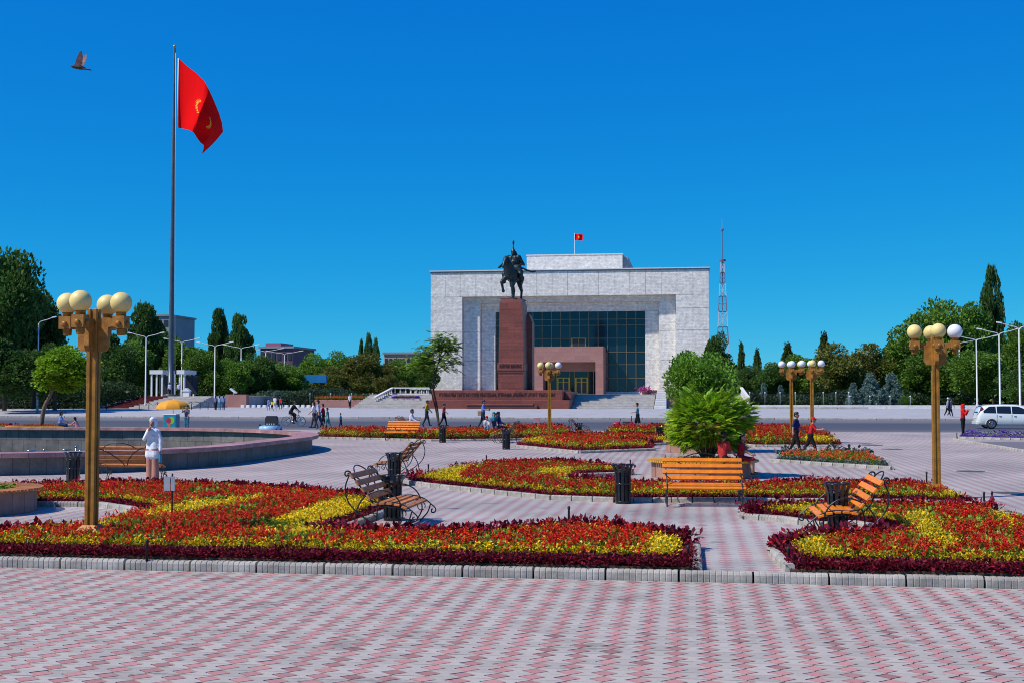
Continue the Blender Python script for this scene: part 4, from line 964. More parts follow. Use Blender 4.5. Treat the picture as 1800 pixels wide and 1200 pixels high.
def bin_(label, loc):
    t = thing('litter_bin', label, 'bin', loc, random.uniform(0,1), 'black slatted litter bins')
    MB().mat(0, True).lathe([(.155,0),(.165,.02),(.165,.06),(.15,.07)], 20).build('base', MT['bin_metal'], t)
    MB().mat(0, True).lathe([(.13,.05),(.135,.72)], 16).build('liner', MT['bin_liner'], t)
    for z, r_ in ((.4,.168),(.66,.172)): MB().mat(0, True).lathe([(r_,z),(r_+.006,z+.005),(r_+.006,z+.03),(r_,z+.035)], 20, cap=False).build('band', MT['bin_metal'], t)
    MB().mat(0, True).tube([(.228*math.cos(a),.228*math.sin(a),.82) for a in np.linspace(0,2*math.pi,25)], .011, 6).build('top_ring', MT['bin_metal'], t)
    for k in range(12): link('slat', BSL, t, (0,0,0), 2*math.pi*k/12)
    return t
mb = MB(); vv = []
for r_, z in ((.155,.05),(.158,.35),(.16,.62),(.175,.7),(.2,.77),(.226,.82)): vv += [(r_,-.026,z),(r_,.026,z),(r_+.008,.026,z),(r_+.008,-.026,z)]
ff = [(0,1,2,3)]+[(i*4+k,i*4+(k+1)%4,i*4+4+(k+1)%4,i*4+4+k) for i in range(5) for k in range(4)]+[(20,23,22,21)]
BSL = mb.add(vv, ff).mesh('slat', MT['bin_metal'])
for lab, x, y in (('left of the brown bench by the fountain',128,851), ('behind, of the two bins at the weathered bench',693,853), ('in front, of the two bins at the weathered bench',690,914), ('left of the bright orange bench',1095,884), ('behind the orange bench in the right bed',1473,936),
    ('beside the far left-facing bench',890,789), ('beside the far right-facing bench near the road',1017,771), ('right of the far camera-facing bench',778,777), ('in the bed left of the bushy green planter',1160,777)): bin_('black slatted litter bin '+lab, G(x,y))

# ------------------------------------------------------------------ planters
def planter(label, loc, r_=1.55, h=.45, fill='yellow', slat='slat_yellow'):
    t = thing('round_planter', label, 'planter', loc, 0, 'round planters with slatted seats')
    n = 44
    MB().lathe([(r_-.12,0),(r_-.12,h-.03),(r_-.4,h-.03),(r_-.42,.2)], n, cap=False).build('wall', MT['planter_stone'], t)
    mb = MB(); k = int(2*math.pi*r_/.1)
    for i in range(k):
        a0, a1 = 2*math.pi*(i+.1)/k, 2*math.pi*(i+.9)/k; ro, ri = r_, r_-.46; dz = random.uniform(-.003,.003)
        q = [(ri*math.cos(a0),ri*math.sin(a0)),(ro*math.cos(a0),ro*math.sin(a0)),(ro*math.cos(a1),ro*math.sin(a1)),(ri*math.cos(a1),ri*math.sin(a1))]
        mb.prism(q, h-.025+dz, h+.025+dz)
    tag(mb.build('seat_slats', MT[slat], t), kind='stuff')
    MB().lathe([(r_-.42,h-.1),(.01,h-.06)], 24, cap=False).build('soil', MT['soil'], t)
    nn = int(60*(r_-.45)**2*2)
    a = RNG.uniform(0,6.28,nn); q = np.sqrt(RNG.random(nn))*(r_-.52); scatter('ground_flowers', fill, np.stack([q*np.cos(a),q*np.sin(a)],1), t, .9, h-.1)
    return t
PL1 = Vector((.3,35.4,0)); planter('round pink stone planter with yellow slat seat and leafy shrub behind orange bench', PL1, 1.55)
c2 = G(1235,797); PL2 = Vector((c2.x, c2.y+1.5, 0)); planter('second round planter farther back holding the big round bush', PL2, 1.55)
c3 = G(66,762); PL3 = c3.copy(); planter('far left round planter with leaning tree beyond the fountain', PL3, 1.75, fill='orange')
c4 = G(803,771); PL4 = Vector((c4.x, c4.y+2.0, 0)); planter('far round planter with slender tree where the family sits', PL4, 1.95, fill='orange')
c5 = G(30,905); PL5 = Vector((c5.x-1.45, c5.y+.5, 0)); planter('round planter cut off by the left edge of the picture', PL5, 1.5, fill='green', slat='slat_worn')

# ------------------------------------------------------------------ trees
def leafquads(pts, dirs, L, W, cols, rng, up=None):
    n = len(pts); d = dirs/np.linalg.norm(dirs, axis=1, keepdims=True)
    r_ = rng.normal(size=(n,3)); s = np.cross(d, r_); s /= np.linalg.norm(s, axis=1, keepdims=True)+1e-9
    L = np.asarray(L).reshape(-1,1)*np.ones((n,1)); W = np.asarray(W).reshape(-1,1)*np.ones((n,1))
    return np.stack([pts, pts+d*L*.5+s*W, pts+d*L, pts+d*L*.5-s*W], 1), cols
def sphere_dirs(n, rng): v = rng.normal(size=(n,3)); return v/np.linalg.norm(v, axis=1, keepdims=True)
def crown(kind, seed, n=9000, leaf=.05, base=(.05,.10,.025), warm=(.13,.15,.03), lobes=26):
    rng = np.random.default_rng(seed); P_ = []; D_ = []; C_ = []
    base = np.array(base); warm = np.array(warm)
    if kind == 'broad':                                # lobes through an egg-shaped volume, z 0..2, radius about 1
        cs = sphere_dirs(lobes, rng)*(rng.random((lobes,1))**.4)*.72; cs[:,2] = cs[:,2]*1.0
        rs = rng.uniform(.2,.42,lobes); k = n//lobes
        for c, r_ in zip(cs, rs):
            d = sphere_dirs(k, rng); q = c+d*r_*(rng.random((k,1))**.33)*np.array([1,1,.85]); P_.append(q); D_.append(d+np.array([0,0,.2])+rng.normal(size=(k,3))*.6)
            C_.append((base+(warm-base)*rng.random((k,1))*rng.uniform(.1,1))*rng.uniform(.7,1.3,(k,1)))
    elif kind == 'poplar':                             # narrow column of upswept tufts
        k = n//70
        for i in range(70):
            z = rng.uniform(-1,1); rad = .92*math.sqrt(max(0.02,1-abs(z*.5+.08*z-.18)**1.6*1.3 if z > 0 else 1-abs(z)**3*.7)); rad *= (1-.62*max(0,z)**1.5)*rng.uniform(.6,1.25)
            a = rng.uniform(0,6.28); c = np.array([rad*.72*math.cos(a), rad*.72*math.sin(a), z*.95])
            d = sphere_dirs(k, rng); q = c+d*np.array([.26,.26,.14])*(rng.random((k,1))**.33); P_.append(q); D_.append(d*.7+np.array([0,0,.8])+rng.normal(size=(k,3))*.5)
            C_.append((base+(warm-base)*rng.random((k,1))*.6)*rng.uniform(.7,1.3,(k,1))*rng.uniform(.75,1.2))
    else:                                              # conifer: whorls of drooping branches
        lev = 16; k = n//(lev*9)
        for i in range(lev):
            z = -1+2*(i/lev)**.95; rad = (1-i/lev)**.8*.98+.05
            for b in range(9):
                a = rng.uniform(0,6.28); t = rng.random((k,1)); d = np.array([math.cos(a),math.sin(a),0]); rr_ = rad*rng.uniform(.7,1.08)
                q = d*rr_*t+np.array([0,0,z])-np.array([0,0,1])*.12*t*t+rng.normal(size=(k,3))*np.array([.07,.07,.05])*(1.1-t*.5)
                P_.append(q); D_.append(np.repeat(d[None],k,0)+rng.normal(size=(k,3))*.6+np.array([0,0,.25])); C_.append((base+(warm-base)*t*.8)*rng.uniform(.7,1.3,(k,1)))
    P_ = np.concatenate(P_); D_ = np.concatenate(D_); C_ = np.concatenate(C_); m_ = len(P_)
    V, C = leafquads(P_, D_, rng.uniform(.7,1.4,m_)*leaf, rng.uniform(.3,.5,m_)*leaf, C_, rng)
    return quads_mesh('crown', V, C, MT['leaf'])
DG, MG, OL, BS, LG = (.03,.068,.016), (.055,.12,.02), (.075,.075,.02), (.035,.075,.08), (.06,.12,.02)
CR = {'broad': [crown('broad', s, 17000, .075, (.07,.15,.02), (.15,.25,.03), 36) for s in (1,2,3)], 'dark': [crown('broad', s, 17000, .07, (.035,.085,.018), (.09,.16,.03), 36) for s in (4,5)],
      'olive': [crown('broad', s, 15000, .075, (.09,.11,.022), (.17,.16,.035), 32) for s in (6,7)], 'poplar': [crown('poplar', s, 14000, .085, (.04,.10,.025), (.10,.17,.04)) for s in (8,9)],
      'conifer': [crown('conifer', s, 9000, .1, (.03,.07,.025), (.08,.12,.04)) for s in (10,11)], 'spruce': [crown('conifer', s, 7000, .1, (.07,.13,.13), (.16,.24,.24)) for s in (12,)]}
def trunk_mesh(n_l=7, seed=0, mat='bark'):
    rnd = random.Random(seed); mb = MB().mat(0, True); mb.tube([(0,0,0),(.01,.01,.5),(-.01,.02,1.0),(.02,0,1.45)], [.075,.055,.04,.015], 8)
    for i in range(n_l):
        a = i*2.4+rnd.uniform(-.4,.4); z = .45+.1*i; L = rnd.uniform(.3,.5); mb.tube([(0,0,z),(L*.4*math.cos(a),L*.4*math.sin(a),z+.2),(L*math.cos(a),L*math.sin(a),z+.42)], [.03,.02,.008], 6)
    return mb.mesh('trunk', MT[mat])
TRK = [trunk_mesh(7, s) for s in range(3)]
def tree(label, px, top, hw, Y, kind, group='trees behind the square', z0=None):
    z0 = FZ if z0 is None else z0; p = P(px, top, Y); zt = p.z; s = hw*Y/F*(1.22 if kind in ('broad','dark','olive') else 1.05)
    t = thing({'poplar':'poplar_tree','conifer':'conifer_tree','spruce':'spruce_tree'}.get(kind,'broadleaf_tree'), label, 'tree', (p.x, Y, z0), random.uniform(0,6.28), group)
    H = zt-z0; cl = .08 if kind in ('spruce','conifer') else (.10 if kind == 'poplar' else .12); zc = H*(1+cl)/2; hz_ = H*(1-cl)/2
    if kind not in ('poplar','spruce','conifer'): hz_ *= 1.02
    link('crown', random.choice(CR[kind]), t, (0,0,zc), 0, (s, s, hz_))
    w = max(.15, H*.03)/.075; link('trunk', random.choice(TRK), t, (0,0,0), 0, (min(w,s*1.1), min(w,s*1.1), H*.5))
    return t
TREES = [('tall dark tree at the left edge of the picture',-2,416,80,132,'dark'), ('dark tree behind the left lamp globes',62,500,50,138,'dark'), ('dark tree left of the left street light',98,590,46,128,'dark'), ('low dark tree at the far left edge',10,580,70,125,'dark'),
 ('dark tree right of the brown lamp post behind the plaza',200,572,44,172,'dark'), ('tall poplar left of the flagpole',256,541,40,190,'poplar'), ('green tree in front of the far apartment block',287,572,28,195,'broad'), ('green tree behind the flag pavilion, left of the pole',232,600,40,178,'broad'), ('green tree behind the flag pavilion, right of the pole',325,598,40,180,'broad'), ('green tree at the right end of the flag platform',360,612,32,176,'broad'),
 ('slim tall poplar left of its twin',386,547,20,190,'poplar'), ('wider tall poplar right of its twin',421,558,27,188,'poplar'), ('green tree under the tall twin poplars',410,622,36,178,'broad'), ('dark green tree left of the dark purple building',452,618,34,182,'dark'), ('yellowish green tree before the dark purple building',508,640,36,186,'broad'),
 ('light green tree behind the blue billboard',556,622,34,215,'broad'), ('green tree between billboard and olive tree',598,618,30,220,'broad'), ('olive brown tree right of the blue billboard',588,640,38,196,'olive'), ('large olive brown tree under the three poplars',648,618,46,200,'olive'), ('middle tallest of the three slim poplars',648,590,10,240,'poplar'), ('left of the three slim poplars',635,600,7,240,'poplar'), ('right of the three slim poplars',661,598,8,240,'poplar'),
 ('green tree left of the museum beside the far flat building',700,632,34,205,'broad'), ('green tree touching the left corner of the museum',742,618,28,215,'broad'), ('low olive tree beside the terrace balustrade at left',690,655,28,185,'olive'),
 ('dark tree behind the right corner of the museum',1262,580,24,215,'dark'), ('slim conifer right of the radio tower',1303,602,14,225,'conifer'), ('second slim conifer right of the radio tower',1331,614,16,222,'conifer'), ('dark tree low between conifers',1318,640,30,205,'dark'), ('broad dark pine between the conifers and the lamp pair',1384,604,24,220,'conifer'), ('dark tree behind the left far lamp post',1360,634,34,200,'dark'), ('dark green tree behind the pair of lamps',1410,620,34,205,'broad'),
 ('pointed green tree right of the lamp pair',1448,586,22,225,'conifer'), ('olive brown tree behind the right fence',1480,598,44,195,'olive'), ('olive tree beside the blue spruces',1535,598,38,200,'olive'), ('green tree behind the blue spruces',1592,572,44,200,'broad'), ('large bright green tree left of the right lamp',1652,528,56,198,'broad'), ('large green tree right of the right lamp globes',1702,518,48,205,'broad'), ('tall dark poplar at upper right',1742,476,21,215,'poplar'), ('green tree at the right edge of the picture',1796,552,38,190,'broad'),
 ('lower green tree behind the right lamp post',1628,622,48,182,'broad'), ('lower green tree behind the minivan',1722,612,50,175,'broad'), ('low green tree at the right edge',1795,640,40,165,'dark'),
 ('left small blue spruce behind the right fence',1500,672,17,172,'spruce'), ('middle blue spruce behind the right fence',1530,655,24,173,'spruce'), ('right large blue spruce behind the right fence',1566,655,26,174,'spruce'), ('small blue spruce by the left far lamp post',1342,672,12,180,'spruce'), ('small blue spruce between the far lamp posts',1372,676,12,180,'spruce'), ('small blue shrub spruce left of the monument',487,686,16,168,'spruce'), ('small round bush before the blue spruces',1592,693,12,168,'broad')]
for l_, px, tp, hw, Y, k in TREES: tree(l_, px, tp, hw, Y, k)
def wood(name, label, x0, x1, ytop, Y, n, base, warm):   # far mass of foliage that reads as one
    rng = np.random.default_rng(int(x0)+500); a = P(x0,690,Y).x; b = P(x1,690,Y).x; zt = P(x0,ytop,Y).z
    X = rng.uniform(a,b,n); hgt = (zt-FZ)*(.75+.18*np.sin(X*.31)+.12*np.sin(X*.83+2)); Z = FZ+hgt*rng.random(n)**.8
    Q = np.stack([X, Y+rng.uniform(-6,10,n), Z],1); C = (np.array(base)+(np.array(warm)-np.array(base))*rng.random((n,1)))*rng.uniform(.6,1.3,(n,1))*(1+.35*np.sin(X*.5)[:,None]*np.sin(Z*.9)[:,None])
    lf = .28 if name == 'hedge' else .75
    V, C = leafquads(Q, sphere_dirs(n,rng)+np.array([0,-.3,.3]), rng.uniform(.7,1.4,n)*lf, rng.uniform(.3,.55,n)*lf, np.clip(C,.004,1), rng)
    tag(link(name, quads_mesh(name, V, C, MT['leaf'])), label, 'trees', kind='stuff')
wood('distant_wood', 'dense dark belt of trees behind the flag platform', -120, 560, 640, 215, 26000, (.035,.08,.018), (.07,.13,.03)); wood('distant_wood', 'dense belt of trees between billboard and museum', 520, 775, 645, 250, 15000, MG, (.08,.11,.025)); wood('distant_wood', 'dense belt of trees right of the museum behind the fence', 1240, 1920, 640, 235, 30000, (.04,.09,.018), (.08,.14,.03))
wood('hedge', 'low clipped green hedge behind the left fence', 430, 660, 683, 178, 26000, (.03,.06,.03), (.06,.10,.06)); wood('hedge', 'low green hedge behind the right fence', 1310, 1700, 685, 183, 38000, (.025,.055,.025), (.05,.09,.04)); wood('hedge', 'dark hedge along the far left railing', -100, 190, 672, 150, 40000, (.015,.035,.012), (.035,.065,.02))

# near trees: pinnate shrub, bush, slender tree, leaning tree
def frond(L, rng, col, pairs=10):
    V = []; C = []; droop = rng.uniform(.25,.6)
    def ax(t): return np.array([L*t, 0, -droop*L*t*t*.7])
    for i in range(pairs):
        t = .16+.84*i/pairs; p = ax(t); l_ = L*.21*math.sin(math.pi*(.18+.74*t))+.02
        for s in (-1,1):
            d = np.array([.45,s*.9,-.22+rng.uniform(-.12,.12)]); d /= np.linalg.norm(d); w = np.array([.9,-s*.45,0])*l_*.24
            V.append([p, p+d*l_*.5+w, p+d*l_, p+d*l_*.5-w]); C.append(np.array(col)*rng.uniform(.75,1.25))
    for i in range(4): a, b = ax(i/4), ax((i+1)/4); w = np.array([0,.006,0]); V.append([a-w,a+w,b+w,b-w]); C.append(np.array([.09,.11,.03]))
    return np.array(V), np.array(C)
def place_fronds(bases, dirs, L, col, rng, jitter=.25):
    Vs = []; Cs = []
    for b, d, l_ in zip(bases, dirs, L):
        V, C = frond(l_, rng, np.array(col)*rng.uniform(.65,1.35)*np.array([rng.uniform(.85,1.25),1,1])); d = Vector(d).normalized(); s = Vector((0,0,1)).cross(d); s = s.normalized() if s.length > 1e-3 else Vector((1,0,0)); s = Matrix.Rotation(rng.uniform(-.6,.6), 3, d) @ s; u = d.cross(s)
        Mx = np.array([d[:], s[:], u[:]]); Vs.append(V@Mx+np.array(b)); Cs.append(C)
    return np.concatenate(Vs), np.concatenate(Cs)
rng = np.random.default_rng(21)
sh = thing('sumac_shrub', 'bright green shrub with feathery leaves in the near round planter', 'shrub', PL1+Vector((.15,0,.38)))
tips = []; st = MB().mat(0, True)
for i in range(26):
    a = i*2.4; sp_ = rng.uniform(.1,1.0); h = rng.uniform(.45,1.45)*(1-.25*max(0,sp_-.6)); p = smooth_curve([(.05*math.cos(a),.05*math.sin(a),0),(sp_*.4*math.cos(a),sp_*.4*math.sin(a),h*.5),(sp_*math.cos(a),sp_*math.sin(a),h)], 4)
    st.tube(p, np.linspace(.028,.01,len(p)), 6); tips += [(p[-1],a,1.0), (p[-3],a+1.6,.8), (p[-4],a-1.5,.7)]
st.build('stem', MT['bark_pale'], sh)
B_, D_, L_ = [], [], []
for q in range(2600):                                # leaf sprays through a dome, reaching outward in tiers
    v = sphere_dirs(1, rng)[0]; k = (.4+.6*rng.random()**.6)*(1+.16*math.sin(3*math.atan2(v[1],v[0])+4*v[2])+.1*math.sin(7*v[0]+5*v[2]))
    if v[2] < -.8: continue
    p = np.array([v[0]*1.06*k, v[1]*1.06*k, 1.06+v[2]*.8*k])
    w = math.atan2(v[1], v[0])+rng.uniform(-.7,.7); e = .25+.7*v[2]+rng.uniform(-.35,.35); B_.append(tuple(p)); D_.append((math.cos(w)*math.cos(e), math.sin(w)*math.cos(e), math.sin(e))); L_.append(rng.uniform(.2,.36))
V, C = place_fronds(B_, D_, L_, (.26,.44,.025), rng); link('foliage', quads_mesh('foliage', V, C, MT['leaf']), sh)
bt = thing('round_bush_tree', 'dense dark green rounded tree in the second planter before the museum corner', 'tree', PL2+Vector((.1,0,.38)))
zt = P(1245,600,PL2.y).z-.38; k = 66*PL2.y/F
st = MB().mat(0, True)
for i in range(5): a = i*1.3; st.tube(smooth_curve([(.06*math.cos(a),.06*math.sin(a),0),(.25*math.cos(a),.25*math.sin(a),.9),(.8*math.cos(a),.8*math.sin(a),2.3)],4), np.linspace(.06,.02,9), 6)
st.build('trunk', MT['bark'], bt)
link('crown', crown('broad', 31, 24000, .065, (.07,.16,.018), (.15,.26,.025), 48), bt, (.0,0,zt*.58), .4, (k*1.02,k*1.02,zt*.45))
th = thing('slender_tree', 'slender tree with forked trunk and airy crown in the family planter', 'tree', P(771,745,PL4.y)*1 if False else Vector((P(771,745,PL4.y).x, PL4.y, .38)))
def at4(x, y): q = P(x, y, PL4.y)-th.location; return (q.x, 0, q.z)
st = MB().mat(0, True); B_, D_, L_ = [], [], []
br = [([(771,748),(767,715),(763,680),(766,652),(772,630)],.07,.035), ([(771,748),(764,715),(757,690),(752,672)],.05,.02), ([(766,655),(760,640),(752,625),(748,612)],.03,.012), ([(772,632),(772,615),(768,600)],.03,.01), ([(772,632),(784,618),(792,606)],.028,.01), ([(766,652),(782,640),(796,632)],.025,.01), ([(763,680),(750,662),(738,650),(728,642)],.025,.01), ([(766,650),(748,640),(735,632)],.02,.008), ([(772,632),(780,605),(778,596)],.02,.008)]
for p, r0, r1 in br:
    q = smooth_curve([Vector(at4(*a))+Vector((0,rng.uniform(-.3,.3) if i else 0,0)) for i,a in enumerate(p)], 4); st.tube(q, np.linspace(r0,r1,len(q)), 6)
    if r0 <= .035:
        for j in range(110):
            c = q[int(rng.integers(len(q)//2, len(q)))]+Vector(rng.normal(size=3)*np.array([.28,.5,.2])); w = rng.uniform(0,6.28); e = rng.uniform(-.5,.6); B_.append(tuple(c)); D_.append((math.cos(w)*math.cos(e), math.sin(w)*math.cos(e), math.sin(e))); L_.append(rng.uniform(.3,.5))
st.build('trunk', MT['bark'], th); V, C = place_fronds(B_, D_, L_, (.10,.2,.02), rng); link('crown', quads_mesh('crown', V, C, MT['leaf']), th)
lt = thing('leaning_tree', 'round headed bright green tree with leaning trunk beyond the fountain', 'tree', Vector((P(72,740,PL3.y).x, PL3.y, .38)))
def at3(x, y): q = P(x, y, PL3.y)-lt.location; return Vector((q.x, 0, q.z))
st = MB().mat(0, True); st.tube(smooth_curve([(0,0,0), at3(78,715), at3(90,690), at3(98,660)], 5), np.linspace(.14,.07,16), 8)
for a in range(6): st.tube([at3(94,675), at3(98,650)+Vector((.5*math.cos(a*1.05),.5*math.sin(a*1.05),.2)), at3(98,640)+Vector((1.1*math.cos(a*1.05),1.1*math.sin(a*1.05),.3))], [.05,.03,.012], 6)
st.build('trunk', MT['bark_pale'], lt)
ctr = at3(114,650); rx = 62*PL3.y/F; rz_ = 45*PL3.y/F
link('crown', crown('broad', 77, 20000, .085, (.15,.28,.015), (.27,.42,.02), 60), lt, tuple(ctr), 0, (rx*1.1, rx*1.1, rz_*1.05))

# ------------------------------------------------------------------ street lights, fences, far buildings
def street_light(label, px, top, Y, base=None, arms=(-1,1), span=34):
    p = P(px, top, Y); z0 = zfar(Y) if base is None else base; H = p.z-z0; t = thing('street_light', label, 'street light', (p.x, Y, z0), 0, 'grey double-armed street lights'); w = span*Y/F
    MB().mat(0, True).lathe([(.16,0),(.16,.5),(.11,.55),(.07,H-.2)], 8).build('pole', MT['lamp_paint'], t)
    for s in arms:
        MB().mat(0, True).tube(smooth_curve([(0,0,H-.25),(s*.25,0,H+.05),(s*w*.5,0,H+.25),(s*w*.86,0,H+.5)], 4), .05, 6).build('arm', MT['lamp_paint'], t)
        MB().plate([(-w*.12,-.13),(w*.12,-.13),(w*.14,0),(w*.12,.13),(-w*.12,.13)], .12, (s*w*.93,0,H+.53), (.98,0,.17*s), (0,1,0)).build('lamp_head', MT['white_paint'], t)
for a in (('left of the dark trees at far left',68,566,130,(1,)), ('left of the flag pavilion',257,592,150), ('behind the flag pavilion right of the pole',320,601,175), ('right of the flag pavilion',378,608,160), ('below the twin poplars',424,612,178), ('fourth from the flagpole, beside dark trees',467,618,195), ('last and smallest before the billboard',500,622,215),
    ('right one nearest the right edge',1791,576,128), ('middle of the right group',1756,586,146), ('left tall one of the right group',1716,597,165), ('leftmost short one of the right group',1686,603,185,(1,))):
    street_light('grey street light '+a[0], a[1], a[2], a[3], arms=a[4] if len(a) > 4 else (-1,1))
def fence(label, pts, h, step, knob=True, bars=True):
    t = thing('metal_fence', label, 'fence', pts[0]); o = Vector(pts[0]); mb = MB()
    for a, b in zip(pts[:-1], pts[1:]):
        a = Vector(a)-o; b = Vector(b)-o; d = b-a; n = max(1, round(d.length/step))
        for i in range(n+1):
            c = a+d*i/n; q = MB().mat(0, True); q.tube([c, c+Vector((0,0,h+.12))], .04, 6)
            if knob: q.mat(1, True).sphere(c+Vector((0,0,h+.2)), .1, 8, 6)
            q.build('post', [MT['iron'], MT['white_paint']] if not knob else [MT['far_grey'], MT['white_paint']], t)
        for z in ((.12,h) if bars else (h, h*.55)): mb.tube([a+Vector((0,0,z)), b+Vector((0,0,z))], .03, 4)
        if bars:
            m_ = int(d.length/.22)
            for i in range(m_): c = a+d*(i+.5)/m_; mb.tube([c+Vector((0,0,.1)), c+Vector((0,0,h+.05))], .014, 4)
    tag(mb.build('bars', MT['iron'], t), kind='stuff'); return t
def fx(px, Y): return (P(px,690,Y).x, Y, FZ)
fence('tall dark fence with white knobs right of the terrace', [fx(1318,168), fx(1425,168), fx(1492,166)], 1.75, 2.0); fence('lower fence with white knobs before the blue spruces', [fx(1494,165), fx(1600,165)], 1.3, 2.2)
fence('dark fence with white lamps on posts left of the stairs', [fx(545,170), fx(655,170)], 1.6, 2.6); fence('dark low fence along the park left of the stairs', [fx(425,167), fx(540,169)], 1.0, 2.5, False)
fence('low dark railing along the pavement at far left', [(P(-60,690,140).x,140,zfar(140)), (P(150,690,140).x,140,zfar(140))], .95, 1.5, False, False); fence('dark upper railing behind the low one at far left', [(P(-60,690,147).x,147,zfar(147)+.3), (P(128,690,147).x,147,zfar(147)+.3)], 1.1, 1.2, False)
ch = thing('chain_railing', 'low black posts joined by hanging chains before the flag platform', 'railing', (P(188,690,143).x, 143, zfar(143)))
xs_ = [P(q,690,143).x for q in (188, 245, 262, 277, 291, 337, 352, 366, 379)]
for i, x in enumerate(xs_):
    MB().mat(0, True).tube([(x-xs_[0],0,0),(x-xs_[0],0,.9)], .05, 6).build('post', MT['iron'], ch)
    if i: a = xs_[i-1]-xs_[0]; b = x-xs_[0]; MB().mat(0, True).tube([(a+(b-a)*k/8,0,.85-.3*math.sin(math.pi*k/8)) for k in range(9)], .025, 5).build('chain', MT['iron'], ch)
lw_ = thing('low_wall', 'long low pale stone wall edging the pavement on the right', 'wall', (P(1322,715,157).x, 157, FZ)); n = 12; L2 = (P(1800,715,157).x-P(1322,715,157).x)/n
for i in range(n): MB().bbox(i*L2+.02,(i+1)*L2-.02,-.3,.3,-.2,.42,.03).build('stone', MT['white_stone'], lw_)
lw2 = thing('low_ledge', 'pale stepped ledge below the museum terrace at right', 'wall', (P(1312,715,154).x, 154, FZ))
for i in range(8): MB().bbox(i*1.8,(i+1)*1.8-.05,-.2,.5,-.1,.25+.1*(i%2)*0,.03).build('stone', MT['step_stone'], lw2)
bl = thing('blocks_row', 'row of short white blocks beside the park fence at left', 'bollards', (P(424,709,158).x, 158, FZ))
for i in range(14): MB().bbox(i*.75,i*.75+.45,-.2,.2,0,.35,.03).build('block', MT['white_paint'], bl)
tf = thing('far_flower_bed', 'far raised orange flower strip left of the stairs', 'flower bed', (P(556,702,160).x, 160, FZ)); L3 = P(640,702,160).x-P(556,702,160).x
MB().bbox(0,L3,-.8,.8,-.1,1.0,.04).build('wall', MT['pink_stone'], tf); q = RNG.random((500,2))*[L3-.2,1.4]+[.1,-.7]; scatter('orange_flowers','orange',q,tf,2.0,.95)
tf = thing('far_flower_bed', 'far violet and yellow flower ring on the terrace left of the monument', 'flower bed', (P(715,695,158.5).x, 158.0, 1.55)); 
MB().bbox(-1.9,1.9,-.4,.4,-.4,.12,.03).build('wall', MT['step_stone'], tf); q = RNG.random((220,2))*[3.6,.7]-[1.8,.35]; scatter('violet_flowers','purple',q,tf,1.8,.1); scatter('yellow_flowers','yellow',q[:90]*.7,tf,2.2,.12)
tf = thing('agave_pot', 'dark spiky potted plant above the flower ring on the terrace', 'plant', (P(708,686,163.5).x, 163.6, TZ)); MB().lathe([(.3,0),(.45,.4),(.4,.42)],10).build('pot',MT['step_stone'],tf)
V,C = leafquads(np.zeros((60,3))+[0,0,.4], sphere_dirs(60,rng)+[0,0,.7], rng.uniform(.5,.8,60), .06, np.array([[.05,.07,.09]])*rng.uniform(.6,1.3,(60,1)), rng); link('leaves', quads_mesh('leaves',V,C,MT['leaf']), tf)
tf = thing('pink_flower_pot', 'pink flowering plant at the top of the right stairs', 'plant', (P(1134,693,162.5).x, 162.6, TZ)); MB().lathe([(.35,0),(.5,.4),(.45,.42)],10).build('pot',MT['granite'],tf)
V,C = leafquads(rng.normal(size=(160,3))*[.45,.3,.18]+[0,0,.65], sphere_dirs(160,rng), .25, .09, np.array([[.4,.05,.22]])*rng.uniform(.5,1.3,(160,1)), rng); link('flowers', quads_mesh('flowers',V,C,MT['leaf']), tf)

def far_building(label, x0, x1, top, Y, mat, storeys, cols, extra=None, zbase=None):
    a, b = P(x0,690,Y).x, P(x1,690,Y).x; zt_ = P((x0+x1)/2,top,Y).z; t = thing('far_building', label, 'building', ((a+b)/2, Y, FZ)); w = (b-a)/2; h = zt_-FZ
    MB().box(-w,w,0,18,0,h).build('wall', mat, t); MB().box(-w-.4,w+.4,-.4,18.4,h,h+.5).build('roof', MT['far_grey'], t)
    for i in range(storeys):
        for j in range(cols):
            x = -w+(j+.5)*2*w/cols; z = h-(i+.5)*3.2-.4; f_ = MB().box(x-w/cols*.62,x+w/cols*.62,-.12,.1,z-.9,z+.9).build('window', MT['far_window'], t)
    return t, w, h
far_building('far pale apartment block behind the dark trees left of the flagpole', 240, 296, 556, 330, MT['far_grey'], 3, 5)
t, w, h = far_building('far dark purple building with stepped roof behind the trees', 457, 514, 612, 300, MT['far_purple'], 2, 6)
MB().box(-w*.85,-w*.85+P(486,600,300).x-P(459,600,300).x,2,12,h+.5,P(470,602,300).z-FZ).build('roof_storey', MT['far_pink'], t)
far_building('far flat beige building with tall windows left of the museum', 675, 768, 622, 310, MT['far_beige'], 2, 12)
for k, (x, tp, lab) in enumerate(((236,527,'left'),(242,530,'right'),(287,538,'far right'))):
    q = P(x,tp,330); am = thing('roof_antenna', lab+' thin antenna on the far pale apartment block', 'antenna', (q.x,334,P(x,552,330).z+.4)); MB().tube([(0,0,0),(0,0,q.z-P(x,552,330).z)], .12, 5).build('mast', MT['far_grey'], am)
bb = thing('billboard', 'blank blue billboard panel on posts before the trees', 'billboard', (P(547,664,190).x, 190, FZ)); w = (P(573,664,190).x-P(520,664,190).x)/2; z0, z1 = P(547,672,190).z-FZ, P(547,658,190).z-FZ
MB().box(-w,w,0,.5,z0,z1).build('panel', MT['billboard'], bb)
for x in (-w*.6, w*.6): MB().box(x-.12,x+.12,.1,.4,0,z0).build('post', MT['iron'], bb)
